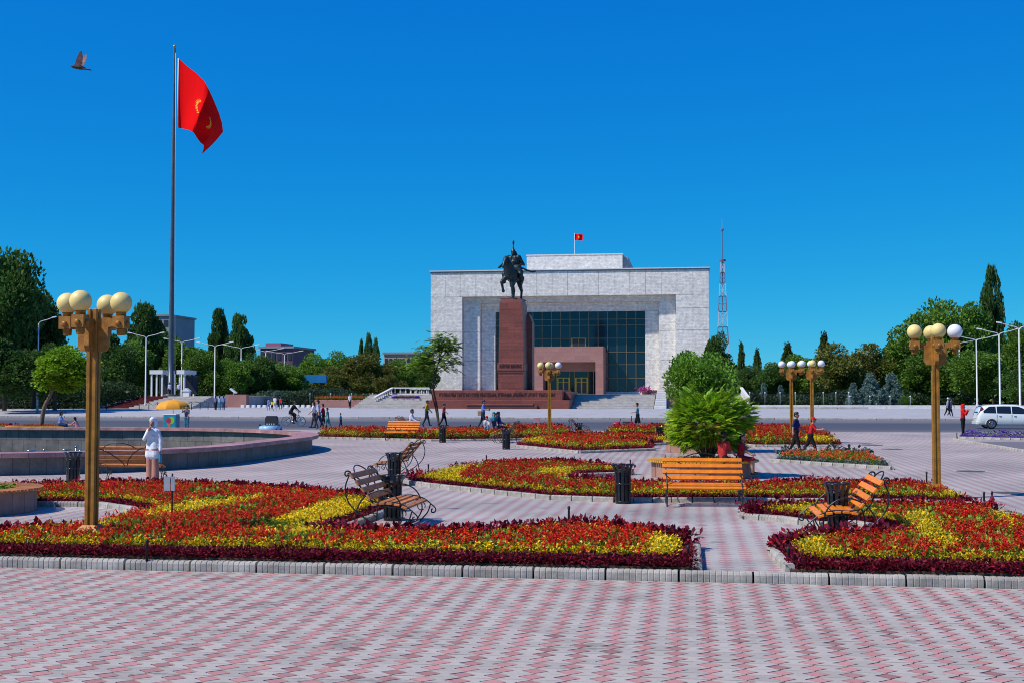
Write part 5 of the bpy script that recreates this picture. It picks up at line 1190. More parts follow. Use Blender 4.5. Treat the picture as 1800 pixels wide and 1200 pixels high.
# radio tower
TYD = 620.0; tb_ = P(1271,640,TYD); tw = thing('radio_tower', 'tall red and white lattice radio tower behind the museum', 'tower', (tb_.x, TYD, FZ))
lev = [(640,11.5),(604,9.6),(575,8.2),(548,7.0),(521,5.8),(498,4.6),(480,3.8),(462,3.0)]
for i in range(len(lev)-1):
    (y0,w0),(y1,w1) = lev[i],lev[i+1]; z0,z1 = P(1271,y0,TYD).z-FZ,P(1271,y1,TYD).z-FZ; 
    if i == 0: z0 = 0
    w0*=TYD/F; w1*=TYD/F; mb = MB(); r_ = .22
    for sx in (-1,1):
        for sy in (-1,1): mb.tube([(sx*w0,sy*w0,z0),(sx*w1,sy*w1,z1)], r_, 4)
    for q in range(3):
        f_ = q/2; w_ = w0+(w1-w0)*f_; z = z0+(z1-z0)*f_
        for sx in (-1,1): mb.tube([(-w_,sx*w_,z),(w_,sx*w_,z)], .12, 4); mb.tube([(sx*w_,-w_,z),(sx*w_,w_,z)], .12, 4)
    for s in (-1,1): mb.tube([(-w0*s,-w0,z0),(w1*s,-w1,z1)], .1, 4); mb.tube([(-w0,-w0*s,z0),(-w1,w1*s,z1)], .1, 4)
    mb.tube([(0,0,z0),(0,0,z1)], .3, 4); mb.build('section', MT['tower_red'] if i%2 else MT['tower_white'], tw)
for ya, yb_, w_, m_ in ((462,404,1.6,'tower_red'),(404,385,.4,'tower_white')): MB().tube([(0,0,P(1271,ya,TYD).z-FZ),(0,0,P(1271,yb_,TYD).z-FZ)], w_*.5*TYD/F, 6).build('mast', MT[m_], tw)
for y, w_ in ((458,6),(404,2.8)): z = P(1271,y,TYD).z-FZ; MB().lathe([(w_*TYD/F,z-.4),(w_*TYD/F,z+.4)], 10).build('platform', MT['tower_red'], tw)
# signs
sg = thing('notice_board', 'blank grey double notice board on a thin stake in the front bed', 'sign', G(302,930))
MB().tube([(0,0,0),(0,0,.95)], .016, 6).build('stake', MT['iron'], sg); s = (G(302,930)-Vector((0,0,2.3))).length
for x0, x1 in ((-.12,-.008),(.008,.075)): MB().box(x0-.02,x1-.02,-.03,-.01,.66,.9).build('panel', MT['sign_grey'], sg)
sg = thing('small_sign', 'small pink sign on a stake in the far red bed', 'sign', G(943,766)); MB().tube([(0,0,0),(0,0,.85)], .02, 6).build('stake', MT['iron'], sg); MB().bbox(-.17,.17,-.02,.02,.75,1.02,.005).build('panel', MT['sign_pink'], sg)
# bird
bd = thing('pigeon', 'pigeon flying in the blue sky at upper left, wings raised', 'bird', P(139,119,21.0), R(186))
body('body', [((.13,0,.03),(.1,0,.025),.022,.03),((.1,0,.02),(-.02,0,0),.036,.045),((-.02,0,0),(-.1,0,-.02),.045,.025),((.15,0,.028),(.168,0,.022),.008,.004)], [MT['bird_dark']], bd, .007)
tl = MB().plate([(-.08,-.025),(-.21,-.05),(-.215,.05),(-.08,.025)], .012, (0,0,-.02), (1,0,.12), (0,1,0)).build('tail', MT['bird_dark'], bd)
for s in (-1,1): MB().plate([(.07,0),(.02,.13),(-.04,.24),(-.09,.27),(-.1,.16),(-.07,.02)], .008, (0,.03*s,.02), (1,.0,0), (0,.33*s,.94)).build('wing', MT['bird_feather'], bd)

# ================================================================== vehicles
def wheel(name, parent, c, r_, w, tyre, rim, spokes=10, rr_=.68):
    o = link(name, None, parent, c)
    def ringl(ro, ri, hw, mat, nm):
        mb = MB().mat(0, True); n = 28; prof = [(ri,-hw),(ro-.02*ro,-hw),(ro,-hw*.6),(ro,hw*.6),(ro-.02*ro,hw),(ri,hw)]; vv = []; k = len(prof)
        for i in range(n):
            a = 2*math.pi*i/n
            for q, y in prof: vv.append((q*math.cos(a), y, q*math.sin(a)))
        mb.add(vv, [(i*k+j,i*k+(j+1)%k,((i+1)%n)*k+(j+1)%k,((i+1)%n)*k+j) for i in range(n) for j in range(k)]); return mb.build(nm, mat, o)
    ringl(r_, r_*rr_, w/2, tyre, 'tyre'); mb = MB()
    for i in range(spokes):
        a = 2*math.pi*i/spokes; d = Vector((math.cos(a),0,math.sin(a))); mb.tube([d*r_*.1, d*r_*rr_], r_*.05, 5)
    mb.tube([(0,-w*.4,0),(0,w*.4,0)], r_*.16, 10)
    n = 28; vv = []
    for i in range(n):
        a = 2*math.pi*i/n
        for q, y in ((r_*rr_*1.01,-w*.45),(r_*rr_*.9,-w*.45),(r_*rr_*.9,w*.45),(r_*rr_*1.01,w*.45)): vv.append((q*math.cos(a),y,q*math.sin(a)))
    mb.add(vv, [(i*4+j,i*4+(j+1)%4,((i+1)%n)*4+(j+1)%4,((i+1)%n)*4+j) for i in range(n) for j in range(4)]); mb.build('rim', rim, o); return o
cl = G(1714, 752); CXX, CYY = cl.x, cl.y
car = thing('minivan', 'white minivan driving right at the right edge of the picture', 'car', (CXX+2.3, CYY, 0))
# stations along the length: x, bottom, belt line, roof height, half width low, half width at roof
stn = [(-2.3,.42,.62,.70,.70,.62),(-2.24,.30,.95,1.02,.80,.66),(-2.12,.26,1.02,1.32,.84,.64),(-1.95,.24,1.03,1.50,.86,.63),(-1.5,.22,1.02,1.57,.87,.64),(-.6,.2,1.0,1.60,.88,.65),(.2,.2,.98,1.59,.88,.65),(.75,.2,.96,1.50,.88,.63),(1.2,.2,.94,1.26,.87,.62),(1.52,.22,.92,1.02,.86,.66),(1.95,.24,.84,.90,.84,.7),(2.2,.28,.70,.76,.78,.66),(2.3,.4,.58,.62,.66,.58)]
def secpts(s):
    x, zb, zl, zr, hw, hr = s; zl = min(zl, zr-.02)
    return [(x,-hw*.9,zb),(x,-hw,zb+.12),(x,-hw*1.015,(zb+zl)/2+.05),(x,-hw*.985,zl),(x,-hr*1.02,zr-(zr-zl)*.1),(x,-hr*.8,zr),(x,0,zr+.02),(x,hr*.8,zr),(x,hr*1.02,zr-(zr-zl)*.1),(x,hw*.985,zl),(x,hw*1.015,(zb+zl)/2+.05),(x,hw,zb+.12),(x,hw*.9,zb)]
mb = MB().mat(0, True); vv = []; k = 13
for s in stn: vv += secpts(s)
ff = [(i*k+j,(i+1)*k+j,(i+1)*k+(j+1)%k,i*k+(j+1)%k) for i in range(len(stn)-1) for j in range(k)]+[tuple(range(k)), tuple((len(stn)-1)*k+j for j in range(k-1,-1,-1))]
mb.add(vv, ff); mb.build('body', MT['car_paint'], car)
def lerp_st(x):
    for a, b in zip(stn[:-1], stn[1:]):
        if a[0] <= x <= b[0]: t = (x-a[0])/(b[0]-a[0]); return tuple(p+(q-p)*t for p, q in zip(a, b))
def side_pane(name, x0, x1, s, lo=.03, hi=.92, n=6, parent=car, taper0=0., taper1=0.):
    vv = []; off = .012
    for i in range(n+1):
        f_ = i/n; x = x0+(x1-x0)*f_; q = secpts(lerp_st(x)); a, b = Vector(q[3]), Vector(q[4]); l_ = lo; h_ = hi
        h_ -= taper0*max(0,1-f_*2.2)+taper1*max(0,f_*2.2-1.2)
        for t in (l_, h_): p = a.lerp(b, t); vv.append((p.x, (p.y-off)*(1 if s < 0 else -1), p.z))
    return MB().mat(0, True).add(vv, [(2*i,2*i+2,2*i+3,2*i+1) for i in range(n)]).build(name, MT['car_glass'], parent)
for s in (-1, 1):
    side_pane('side_window', -1.92, -1.12, s, taper0=.55); side_pane('side_window', -1.06, -.16, s); side_pane('side_window', -.1, .8, s, taper1=.25); side_pane('quarter_window', .86, 1.3, s, taper1=.6)
def cross_pane(name, i0, i1, lo, hi, mat):
    vv = []
    for i, f_ in ((i0,lo),(i1,hi)):
        q = secpts(stn[i]); 
        for j in (5,6,7): vv.append(Vector(q[j])+Vector((-.012 if i0 < 5 else .012,0,.014)))
    return MB().mat(0, True).add(vv, [(0,1,4,3),(1,2,5,4)]).build(name, mat, car)
cross_pane('rear_window', 1, 3, 0, 1, MT['car_glass']); cross_pane('windscreen', 9, 7, 0, 1, MT['car_glass'])
for s in (-1, 1):
    MB().plate([(-2.275,.92),(-2.1,.94),(-1.93,1.40),(-2.03,1.46)], .22, (0,.66*s,0), (1,0,0), (0,0,1)).build('tail_light', MT['tail_red'], car)
    MB().plate([(1.75,.72),(2.17,.62),(2.12,.76),(1.7,.9)], .05, (0,.8*s,0), (1,0,0), (0,0,1)).build('headlight', MT['chrome'], car)
    for x in (-1.42, 1.38):
        wheel('wheel', car, (x,.80*s,.31), .31, .2, MT['rubber'], MT['chrome'])
        MB().mat(0, True).tube([(x+.37*math.cos(a),.855*s,.31+.37*math.sin(a)) for a in np.linspace(-.1,math.pi+.1,16)], .03, 6).build('wheel_arch', MT['car_paint'], car)
        MB().plate([(x+.35*math.cos(a),.31+.35*math.sin(a)) for a in np.linspace(-.2,math.pi+.2,18)], .012, (0,.886*s,0), (1,0,0), (0,0,1)).build('wheel_well', MT['rubber'], car)
        hc = MB(); hc.mat(1).plate([(x+.215*math.cos(a),.31+.215*math.sin(a)) for a in np.linspace(0,2*math.pi,25)[:-1]], .01, (0,.9*s,0), (1,0,0), (0,0,1)).mat(0)
        for q in range(10): a = q*math.pi/5; hc.tube([(x+.03*math.cos(a),.91*s,.31+.03*math.sin(a)),(x+.2*math.cos(a),.91*s,.31+.2*math.sin(a))], .017, 5)
        hc.tube([(x+.2*math.cos(a),.908*s,.31+.2*math.sin(a)) for a in np.linspace(0,2*math.pi,25)], .014, 5); hc.build('hubcap', [MT['chrome'], MT['rubber']], car)
    for x in (-1.08, -.13, .84): MB().box(x-.006,x+.006,.885*s-.012,.885*s+.012,.42,.95).build('door_gap', MT['rubber'], car)
    for x in (-.95, 0.0): MB().bbox(x,x+.16,.9*s-.02,.9*s+.02,.83,.87,.006).build('door_handle', MT['chrome'], car)
    MB().bbox(.72,.9,.95*s-.08,.95*s+.08,.97,1.1,.02).build('mirror', MT['car_paint'], car)
MB().bbox(-2.36,-2.2,-.75,.75,.3,.5,.03).build('bumper', MT['car_paint'], car); MB().box(-2.335,-2.3,-.26,.26,.68,.79).build('number_plate', MT['white_paint'], car)

bk = G(516, 748); bike = thing('bicycle', 'dark bicycle ridden along the road edge', 'bicycle', bk)
for x in (-.56,.56): wheel('wheel', bike, (x,0,.345), .345, .045, MT['rubber'], MT['chrome'], 14, .92)
fr = MB().mat(0, True)
for a, b in (((-.08,0,.3),(.4,0,.78)),((-.08,0,.3),(-.22,0,.85)),((-.2,0,.78),(.38,0,.8)),((-.08,0,.3),(-.56,0,.345)),((-.21,0,.78),(-.56,0,.345)),((.39,0,.85),(.44,0,.66)),((.44,0,.66),(.56,0,.345)),((.39,0,.85),(.37,0,1.0))): fr.tube([a,b], .02, 6)
fr.build('frame', MT['iron'], bike); MB().mat(0, True).tube([(.42,-.28,1.02),(.36,-.1,1.0),(.36,.1,1.0),(.42,.28,1.02)], .015, 6).build('handlebar', MT['iron'], bike); MB().mat(0, True).tube([(-.36,0,.9),(-.24,0,.9),(-.1,0,.88)], [.07,.055,.025], 8).build('saddle', MT['toy_black'], bike)
MB().mat(0, True).lathe([(.09,-.01),(.09,.01)], 14, (0,0,0)).build('chainring', MT['chrome'], bike).matrix_local = Matrix.Translation((-.08,-.04,.3)) @ Matrix.Rotation(math.pi/2,4,'X')
for s, dz in ((-1,-.16),(1,.16)): MB().tube([(-.08,.05*s,.3),(-.08+.06*s,.07*s,.3+dz),(-.08+.06*s,.17*s,.3+dz)], .012, 6).build('pedal', MT['iron'], bike)

um = thing('parasol', 'orange and yellow parasol shading the ice cream freezer', 'parasol', G(304,757))
us = (757-692)/2.3; rU = 31/us; zt_ = 2.3+(692-699)/us+.0
zc = CH+(692-702)/us; ze = CH+(692-718)/us
for k in range(8):
    vv = []; n = 4
    for i in range(n+1):
        f_ = i/n; r_ = rU*math.sin(f_*math.pi/2)**.9; z = ze+(zc-ze)*math.cos(f_*math.pi/2)
        for j in range(5): a = 2*math.pi*(k+j/4)/8; sg_ = 1-.06*f_*math.sin(math.pi*j/4); vv.append((r_*sg_*math.cos(a), r_*sg_*math.sin(a), z-.0*f_))
    vv2 = [(x,y,z-.012) for x,y,z in vv]; o = len(vv)
    MB().mat(0, True).add(vv+vv2, [(i*5+j,(i+1)*5+j,(i+1)*5+j+1,i*5+j+1) for i in range(n) for j in range(4)]+[(o+i*5+j,o+i*5+j+1,o+(i+1)*5+j+1,o+(i+1)*5+j) for i in range(n) for j in range(4)]+[(n*5+j,o+n*5+j,o+n*5+j+1,n*5+j+1) for j in range(4)]).build('canopy_panel', MT['canopy'], um)
    a = 2*math.pi*k/8; MB().tube([(0,0,zc-.2),(rU*.95*math.cos(a),rU*.95*math.sin(a),ze-.01)], .01, 4).build('rib', MT['iron'], um)
MB().mat(0, True).tube([(0,0,0),(0,0,zc+.06)], .022, 8).build('pole', MT['white_paint'], um); MB().mat(0, True).lathe([(.26,0),(.26,.06),(.05,.1)], 16).build('foot', MT['iron'], um)
fz = thing('ice_cream_freezer', 'teal ice cream freezer with a cone picture on its front', 'freezer', G(306,757.5)+Vector((.02,-.45,0)))
w = 11.5/us; MB().bbox(-w,w,-.3,.3,.05,1.02,.02).build('cabinet', MT['ice_blue'], fz); MB().bbox(-w-.02,w+.02,-.32,.32,1.025,1.09,.01).build('lid', MT['white_paint'], fz)
pf = link('cone_print', None, fz, (0,-.304,0))
MB().plate([(-.13,.55),(.0,.08),(.13,.55)], .008, (-.02,0,0), (1,0,0), (0,0,1)).build('cone', MT['print_cone'], pf); MB().plate([(.17*math.cos(a),.17*math.sin(a)) for a in np.linspace(0,2*math.pi,18)[:-1]], .012, (-.05,0,.68), (1,0,0), (0,0,1)).build('scoop', MT['print_pink'], pf); MB().plate([(.2*math.cos(a),.22*math.sin(a)) for a in np.linspace(0,2*math.pi,18)[:-1]], .006, (.12,0,.7), (1,0,0), (0,0,1)).build('scoop', MT['print_green'], pf)
for x in (-w+.08, w-.08):
    for y in (-.22,.22): MB().tube([(x,y,0),(x,y,.06)], .03, 8).build('foot', MT['rubber'], fz)
# children's ride-on toys
ty = thing('toy_car', 'pale blue ride-on toy car with black folded roof beyond the fountain rim', 'toy car', G(476,760))
MB().mat(0, True).add([(x,y,z) for x in (-.48,.48) for y,z in ((-.7,.12),(-.75,.3),(-.55,.42),(.5,.46),(.72,.34),(.7,.12))], [(i,(i+1)%6,6+(i+1)%6,6+i) for i in range(6)]+[(5,4,3,2,1,0),(6,7,8,9,10,11)]).build('body', MT['toy_blue'], ty)
mb = MB(); mb.plate([(-.36,.4),(.36,.4),(.36,.85),(.28,1.0),(-.28,1.0),(-.36,.85)], .35, (0,.15,0), (1,0,0), (0,0,1)); mb.build('hood', MT['toy_black'], ty)
for i in range(4): MB().box(-.25+i*.14,-.19+i*.14,-.045,-.03,.5,.55).build('lamp', MT['white_paint'], ty)
for x in (-.46,.46):
    for y in (-.45,.45): wheel('wheel', ty, (x,y,.13), .13, .1, MT['rubber'], MT['chrome'], 6)
    for c in ty.children[-2:]: c.rotation_euler = (0,0,math.pi/2)
    MB().bbox(x*1.25-.05,x*1.25+.05,-.3,-.22,.42,.52,.01).build('mirror', MT['toy_black'], ty)
tm = thing('toy_quad', 'red and black ride-on toy quad bike by the road', 'toy quad', G(1096,757))
for x in (-.42,.42):
    for y in (-.22,.22): wheel('wheel', tm, (x,y,.17), .17, .13, MT['rubber'], MT['toy_red'], 5)
body('shell', [((-.55,0,.42),(-.35,0,.46),.13,.14),((-.4,.2,.38),(-.4,-.2,.38),.12,.12),((.35,.2,.4),(.35,-.2,.4),.12,.12),((.2,0,.45),(.5,0,.5),.1,.12),((-.4,0,.35),(.4,0,.33),.1,.1)], [MT['toy_red']], tm, .03)
MB().bbox(-.05,.45,-.12,.12,.52,.6,.03).build('seat', MT['toy_black'], tm); MB().mat(0, True).tube([(-.25,0,.42),(-.2,0,.72)], .025, 6).tube([(-.18,-.25,.76),(-.2,0,.72),(-.18,.25,.76)], .02, 6).build('handlebar', MT['iron'], tm); MB().mat(0, True).tube([(.48,0,.5),(.5,0,.95)], .03, 6).build('backrest', MT['toy_black'], tm)

# ================================================================== people
SK = MT['skin']
HAND = {}
def person(label, loc, face, h, top, bottom, pose='stand', sleeves='short', legs='trousers', head='hair', shoes=(.02,.02,.022), hatc=None, voxel=.022, fem=False, ph=0.0, near=False, seat=.45, arms=None, group=None, ground=None):
    t = thing('person', label, 'person', loc, face, group)
    mats = [SK, cloth(top), cloth(bottom), cloth(shoes), cloth(hatc or (.02,.02,.02)), MT['hair']]
    th_, sh_ = .245, .245; S = []; lean = 0.0; LG_ = [(0,0),(0,0)]; AR = [(.05,.15,.1),(.05,.15,.1)]     # leg: hip, knee; arm: shoulder, elbow, outward
    if pose == 'walk': LG_ = [(.3,.08),(-.24,.22)]; AR = [(-.3,.25,.1),(.3,.45,.1)]; lean = .05
    if pose == 'walk2': LG_ = [(-.22,.3),(.3,.08)]; AR = [(.35,.5,.1),(-.35,.25,.1)]; lean = .06
    if pose == 'run': LG_ = [(.42,.15),(-.38,.42)]; AR = [(.5,1.2,.1),(-.5,1.0,.1)]; lean = .2
    if pose == 'sit': LG_ = [(1.45,1.4),(1.5,1.5)]; AR = [(.5,.6,.05),(.45,.7,.05)]; lean = .12
    if pose == 'crouch': LG_ = [(1.8,2.0),(1.7,1.9)]; AR = [(.8,.7,.1),(.9,.6,.1)]; lean = .5
    if pose == 'cycle': LG_ = [(1.15,1.15),(.65,.9)]; AR = [(.66,.2,.12),(.66,.2,.12)]; lean = .5
    if arms: AR = arms
    pel = Vector((0,0,0)); sp_ = Vector((0,-math.sin(lean),math.cos(lean)))
    def D(a): return Vector((0,-math.sin(a),-math.cos(a)))
    low = []
    hw = .05
    for s, (hp, kn) in zip((-1,1), LG_):
        hip = pel+Vector((s*hw,0,-.01)); k = hip+D(hp)*th_; a = k+D(hp-kn)*sh_
        kf = .0 if legs == 'shorts' else 1
        S.append((hip, k, .066, .047, 2)); S.append((k, a, .045, .029, 2 if legs == 'trousers' else 0))
        if legs == 'shorts': S.append((hip.lerp(k,.2), hip.lerp(k,.98), .068, .06, 2))
        if legs == 'wide': S.append((k, a, .055, .06, 2)); S.append((hip.lerp(k,.55), k, .06, .056, 2))
        fd = Vector((0,-1,0)) if hp-kn > -.4 else Vector((0,-.5,-.86)); S.append((a+Vector((0,.012,-.022)), a+fd*.088+Vector((0,0,-.03)), .028, .022, 3)); low += [a.z-.052, (a+fd*.088).z-.052]
    if legs == 'skirt': S.append((pel+Vector((0,0,.02)), pel+Vector((0,-.0,-.4 if pose not in ('sit','crouch') else -.05)), .085, .125, 2))
    S.append((pel+Vector((-.04,0,.0)), pel+Vector((.04,0,.0)), .078, .078, 2)); wst = pel+sp_*.1; S.append((pel+sp_*.03, wst, .072, .07, 1))
    cw = .042 if not fem else .034
    for s in (-1,1): S.append((wst+Vector((s*cw*.7,0,0)), pel+sp_*.24+Vector((s*cw*1.15,.0,0)), .064, .062, 1))
    S.append((pel+sp_*.0, pel+sp_*.06, .082, .075, 1))
    if legs == 'wide':
        for q in (-.03,0,.03): S.append((pel+Vector((q,0,.08)), pel+Vector((q*1.6,0,-.08)), .074, .08, 1))
    shw = .098 if not fem else .086; sc = pel+sp_*.285
    S.append((sc+Vector((-shw,0,0)), sc+Vector((shw,0,0)), .038, .038, 1))
    nk = pel+sp_*.31; hd = nk+Vector((0,-math.sin(lean*.5)*.1-.012,.105)); S.append((nk, hd-Vector((0,0,.03)), .034, .032, 0))
    if fem: S.append((pel+sp_*.2+Vector((-.035,-.045,0)), pel+sp_*.2+Vector((.035,-.045,0)), .035, .035, 1))
    S.append((hd+Vector((0,.008,.015)), hd+Vector((0,-.004,-.03)), .056, .045, 0)); S.append((hd+Vector((0,-.02,-.04)), hd+Vector((0,-.026,-.05)), .03, .028, 0)); S.append((hd+Vector((0,-.05,.0)), hd+Vector((0,-.064,-.018)), .009, .012, 0))
    for s in ((-1,1) if head != 'hijab' else ()): S.append((hd+Vector((s*.056,.01,-.005)), hd+Vector((s*.058,.012,-.02)), .011, .008, 0))
    for s, (sa, el, out) in zip((-1,1), AR):
        sh = sc+Vector((s*shw,0,0)); d = Vector((s*math.sin(out),-math.sin(sa)*math.cos(out),-math.cos(sa)*math.cos(out))); e = sh+d*.155
        d2 = Vector((s*math.sin(out)*.2-(s*(.55 if el > 2.3 else .25) if el > 1.6 else 0),-math.sin(sa+el),-math.cos(sa+el))).normalized(); w = e+d2*.14
        S.append((sh, e, .037, .03, 1)); S.append((e, w, .028, .02, 1 if sleeves == 'long' else 0))
        if sleeves == 'long': S.append((e, w, .031, .024, 1))
        S.append((w, w+d2*.035, .02, .022, 0)); HAND[t.name] = HAND.get(t.name, [])+[w+d2*.05]
        sd_ = d2.cross(Vector((1,0,0))); sd_ = sd_.normalized() if sd_.length > .1 else Vector((0,1,0))
        for q in range(4): b = w+d2*.04+sd_*((q-1.5)*.013); S.append((b, b+d2*(.036,.042,.04,.03)[q]+Vector((-s*.006,0,0)), .0072, .006, 0)); 
        S.append((w+d2*.012+sd_*.018, w+d2*.042+sd_*.036, .0085, .007, 0))
    if head == 'hijab': S += [(hd+Vector((0,.018,.03)), hd+Vector((0,.022,-.03)), .062, .06, 4), (hd+Vector((0,.012,-.06)), nk+Vector((0,-.0,-.02)), .052, .075, 4), (nk+Vector((-.05,-.01,-.03)), nk+Vector((.05,-.01,-.03)), .062, .062, 4), (nk+Vector((0,-.035,-.02)), nk+Vector((0,-.05,-.08)), .06, .045, 4), (hd+Vector((0,-.01,.05)), hd+Vector((0,-.012,.052)), .046, .046, 4)]
    if head in ('hair','long','bun'):
        S += [(hd+Vector((0,.014,.03)), hd+Vector((0,.02,.0)), .06, .055, 5), (hd+Vector((-.025,-.015,.052)), hd+Vector((.025,-.015,.052)), .032, .032, 5)]
        if head == 'long': S += [(hd+Vector((0,.04,.0)), hd+Vector((0,.05,-.13)), .045, .03, 5)]
        if head == 'bun': S += [(hd+Vector((0,.06,.04)), hd+Vector((0,.065,.04)), .028, .028, 5)]
    if head == 'cap': S += [(hd+Vector((0,.008,.03)), hd+Vector((0,.01,.035)), .06, .058, 4), (hd+Vector((-.03,-.05,.03)), hd+Vector((.03,-.05,.03)), .016, .016, 4), (hd+Vector((-.02,-.085,.024)), hd+Vector((.02,-.085,.024)), .012, .012, 4), (hd+Vector((0,.03,.0)), hd+Vector((0,.04,-.02)), .045, .04, 5)]
    dz = -min(low) if pose not in ('sit','cycle') else (seat/h+.07 if pose == 'sit' else seat/h+.055)
    off = Vector((0,0,dz)); HAND[t.name] = [(q+off)*h for q in HAND[t.name]]; S = [(tuple((a+off)*h), tuple((b+off)*h), r0*h, r1*h, m_) for a, b, r0, r1, m_ in S]
    body('body', S, mats, t, voxel)
    if near:
        for s in (-1,1): c = (hd+off+Vector((s*.02,-.048,.004)))*h; MB().mat(0, True).sphere(c, .0075*h, 8, 6).build('eye', MT['eye'], t)
        c = (hd+off+Vector((0,-.0,-.036)))*h; MB().mat(0, True).tube([c+Vector((-.014,-.05,0))*h, c+Vector((.014,-.05,0))*h], .005*h, 6).build('mouth', MT['lip'], t)
    t['hand'] = 0; del t['hand']; return t
def bag(t, c, s, col, name='bag'):
    x, y, z = s; o = MB().bbox(-x,x,-y,y,-z,z,min(s)*.4).build(name, cloth(col), t, c); return o
Fc, Fa, Fr, Fl = 0.0, math.pi, math.pi/2, -math.pi/2     # facing camera, away, right, left
WHT, NVY, BLK, RED, TEAL, YEL, GRY, DNM = (.72,.74,.8), (.012,.022,.11), (.012,.012,.015), (.42,.015,.02), (.04,.17,.19), (.62,.36,.01), (.2,.2,.22), (.03,.05,.12)
w_ = person('woman in white hijab and tunic holding a bottle behind the brown bench', G(268,852), R(-8), 1.62, (.70,.72,.78), (.42,.2,.15), 'stand', 'long', 'wide', 'hijab', hatc=(.72,.74,.8), voxel=.013, fem=True, near=True, arms=[(.72,2.42,.02),(.05,.1,.36)])
hb = MB().mat(0, True); hb.lathe([(.035,-.24),(.038,-.22),(.038,-.08),(.015,-.02),(.015,.02)], 12, tuple(HAND[w_.name][1])); hb.build('bottle_held', MT['ice_blue'], w_)
person('boy in navy shirt and black trousers beside the red cap boy', G(1399,800), R(70), 1.5, NVY, BLK, 'walk', voxel=.014, near=True)
person('boy in red cap and red shirt leaning forward beside the small orange bed', G(1425,801), R(78), 1.42, (.5,.02,.03), BLK, 'run', 'short', 'trousers', 'cap', hatc=(.55,.015,.02), voxel=.014, near=True, arms=[(.7,.9,.1),(.6,1.0,.1)])
def on_planter(c, ang, r_): return Vector((c.x+r_*math.cos(R(ang)), c.y+r_*math.sin(R(ang)), 0))
person('child in dark red dress with bun sitting on the near planter rim', on_planter(PL1,-38,1.28), R(75), 1.35, (.30,.02,.03), (.30,.02,.03), 'sit', 'short', 'skirt', 'bun', voxel=.015, fem=True, near=True, seat=.47)
person('child in red patterned shirt sitting on the near planter under the shrub', on_planter(PL1,-66,1.28), R(150), 1.45, (.38,.03,.03), BLK, 'sit', 'short', 'trousers', 'hair', voxel=.016, seat=.47)
person('woman in red hooded top and black trousers by the violet flowers', G(1693,767), R(70), 1.68, (.6,.014,.016), BLK, 'stand', 'long', 'trousers', 'hijab', hatc=(.62,.014,.014), voxel=.018, fem=True, arms=[(.7,2.1,.1),(.6,2.0,.1)])
person('cyclist in black riding to the right', bk+Vector((-.22,0,0)), Fr, 1.72, BLK, (.018,.016,.02), 'cycle', 'short', 'trousers', voxel=.02, seat=.93)
fam = 'family walking beside the road'
person('woman in white with long hair leading the walking family', G(552,754), Fl, 1.66, (.68,.68,.72), (.06,.045,.05), 'walk', 'short', 'trousers', 'long', fem=True, group=fam)
person('man in white and blue shirt in the walking family', G(560,754), Fl, 1.76, (.45,.5,.7), (.03,.05,.09), 'walk2', 'short', group=fam)
person('boy in red shirt and black trousers behind the man', G(568,753), Fl, 1.52, RED, BLK, 'walk', group=fam)
person('boy in teal shirt with one arm forward, walking', G(576,754), Fl, 1.3, TEAL, (.05,.2,.23), 'walk2', 'short', 'shorts', group=fam)
person('smallest boy in blue shirt trailing the walking family', G(599,754), Fl, .98, (.06,.2,.33), BLK, 'walk', group=fam)
person('man in white shirt sitting on the far bench by the planter', Vector((b9.x+.02,b9.y+3,0)), Fr, 1.72, (.62,.63,.72), (.10,.12,.3), 'sit', 'long', 'trousers', seat=.47)
person('man in yellow shirt and dark jeans walking left of the slender tree', G(750,750), Fr, 1.72, YEL, (.02,.03,.05), 'walk', 'short')
person('boy in dark red shirt walking right of the slender tree', G(780,750), Fr, 1.55, (.22,.015,.025), BLK, 'walk2', 'short')
person('woman in teal headscarf sitting on the far planter rim', on_planter(PL4,-18,1.75), R(20), 1.6, (.1,.08,.14), (.05,.09,.16), 'sit', 'long', 'skirt', 'hijab', hatc=(.02,.22,.27), fem=True, seat=.47)
person('child in white top and jeans with red cap beside the teal headscarf', on_planter(PL4,-40,1.85), R(10), 1.25, (.6,.58,.62), (.05,.17,.24), 'sit', 'short', 'trousers', 'cap', hatc=(.3,.01,.02), seat=.47)
person('dark haired person in navy between the two headscarves', on_planter(PL4,5,1.7), R(40), 1.5, (.03,.03,.1), BLK, 'sit', 'long', 'trousers', 'hair', seat=.47)
pp = person('woman in purple headscarf with an orange backpack on the far planter', on_planter(PL4,22,1.8), R(70), 1.58, (.26,.16,.32), BLK, 'sit', 'long', 'skirt', 'hijab', hatc=(.13,.07,.16), fem=True, seat=.47)
bag(pp, (0,.2,.85), (.14,.1,.2), (.55,.25,.01), 'backpack')
pp = person('man in blue and white shirt looking at his phone by the road', G(849,754), Fr, 1.76, (.10,.2,.55), (.02,.035,.06), 'walk', 'short', arms=[(.2,1.35,.1),(.2,1.4,.1)]); bag(pp, (-.12,.2,1.05), (.06,.13,.16), (.32,.2,.13)); bag(pp, (.1,-.42,1.25), (.035,.006,.07), BLK, 'phone')
person('boy in grey-blue shirt and black shorts behind the toy quad', G(1121,757), Fl, 1.62, (.13,.26,.32), BLK, 'walk', 'short', 'shorts', arms=[(.25,1.2,.1),(.25,1.2,.1)])
person('ice cream seller in grey shirt and jeans beside the freezer', G(328,758), Fc, 1.55, (.10,.10,.16), (.05,.16,.24), 'stand', 'short', 'trousers', 'hair', fem=True, arms=[(1.1,1.9,.3),(.3,.3,.1)])
person('girl in blue and white sitting on the far left planter', on_planter(PL3,-8,1.5), R(110), 1.5, (.2,.28,.6), (.02,.07,.2), 'sit', 'short', 'trousers', 'long', fem=True, seat=.47)
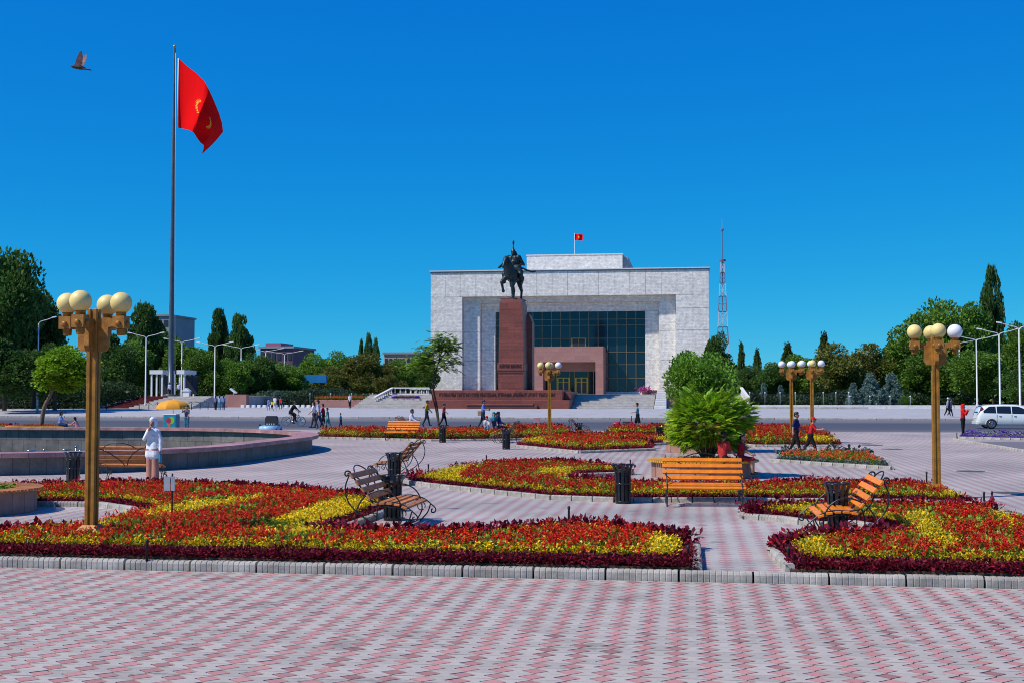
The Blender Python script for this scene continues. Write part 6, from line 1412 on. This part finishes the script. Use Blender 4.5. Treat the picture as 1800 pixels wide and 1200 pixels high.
person('girl in pink top bending low beside the far left planter', on_planter(PL3,-4,2.6), R(-100), 1.35, (.5,.2,.24), (.06,.06,.08), 'crouch', 'short', 'trousers', 'long', fem=True)
def far_person(label, px, py, h, face, top, bottom, pose='walk', **k): return person(label, GF(px,py), face, h, top, bottom, pose, voxel=.035, **k)
far_person('left walker of the couple on the far right pavement', 1666, 733, 1.68, Fr, (.25,.28,.4), BLK, shoes=(.6,.6,.6), head='cap', hatc=(.6,.6,.65)); far_person('right walker of the couple on the far right pavement', 1671, 733, 1.62, Fr, (.03,.045,.12), (.02,.03,.06), 'walk2', shoes=(.6,.6,.6))
for i, (x, c, b, l_) in enumerate(((379,(.12,.16,.25),BLK,'left'),(386,(.3,.33,.5),(.06,.2,.3),'middle'),(393,(.10,.2,.4),(.03,.04,.1),'right'))): far_person('person '+l_+' in the group of three with backs turned by the flag platform', x, 720, 1.7, Fa, c, b, 'stand', fem=True, head='long', group='three people by the flag platform')
for x, y, h, c, b, l_ in ((472,722,1.35,(.12,.14,.45),(.2,.22,.5),'in blue dress'),(478,721,1.1,(.6,.5,.01),BLK,'in yellow shirt'),(483,722,1.6,(.6,.58,.58),(.5,.45,.5),'in white'),(493,720,1.45,(.5,.02,.03),(.02,.06,.06),'in red shirt')): far_person('small far figure '+l_+' on the pavement behind the cyclist', x, y, h, Fa, c, b, group='children on the far pavement')
for x, y, c, b, l_ in ((514,708,(.3,.12,.08),(.45,.32,.2),'in brown top, leftmost'),(521,709,(.55,.58,.68),(.05,.1,.22),'in white top and jeans, second'),(529,710,(.04,.03,.08),BLK,'in dark clothes, third'),(534,709,(.5,.55,.7),(.06,.1,.25),'in pale blue, rightmost')): far_person('far walker '+l_+' of the group of four', x, y, 1.65, Fl, c, b, group='four far walkers')
person('lone far person in white shirt on the steps left of the stairs', Vector((P(615,711,150).x,150,FZ)), Fc, 1.75, (.5,.5,.56), BLK, 'stand', voxel=.035)
for x, l_ in ((297,'left'),(313,'right')): person(l_+' guard in pale blue shirt in the flag pavilion', Vector((P(x,690,164).x, 164.2, pz)), Fc, 1.85, (.45,.5,.72), BLK, 'stand', 'long', voxel=.035, head='cap', hatc=(.05,.06,.1))
finish_bodies()
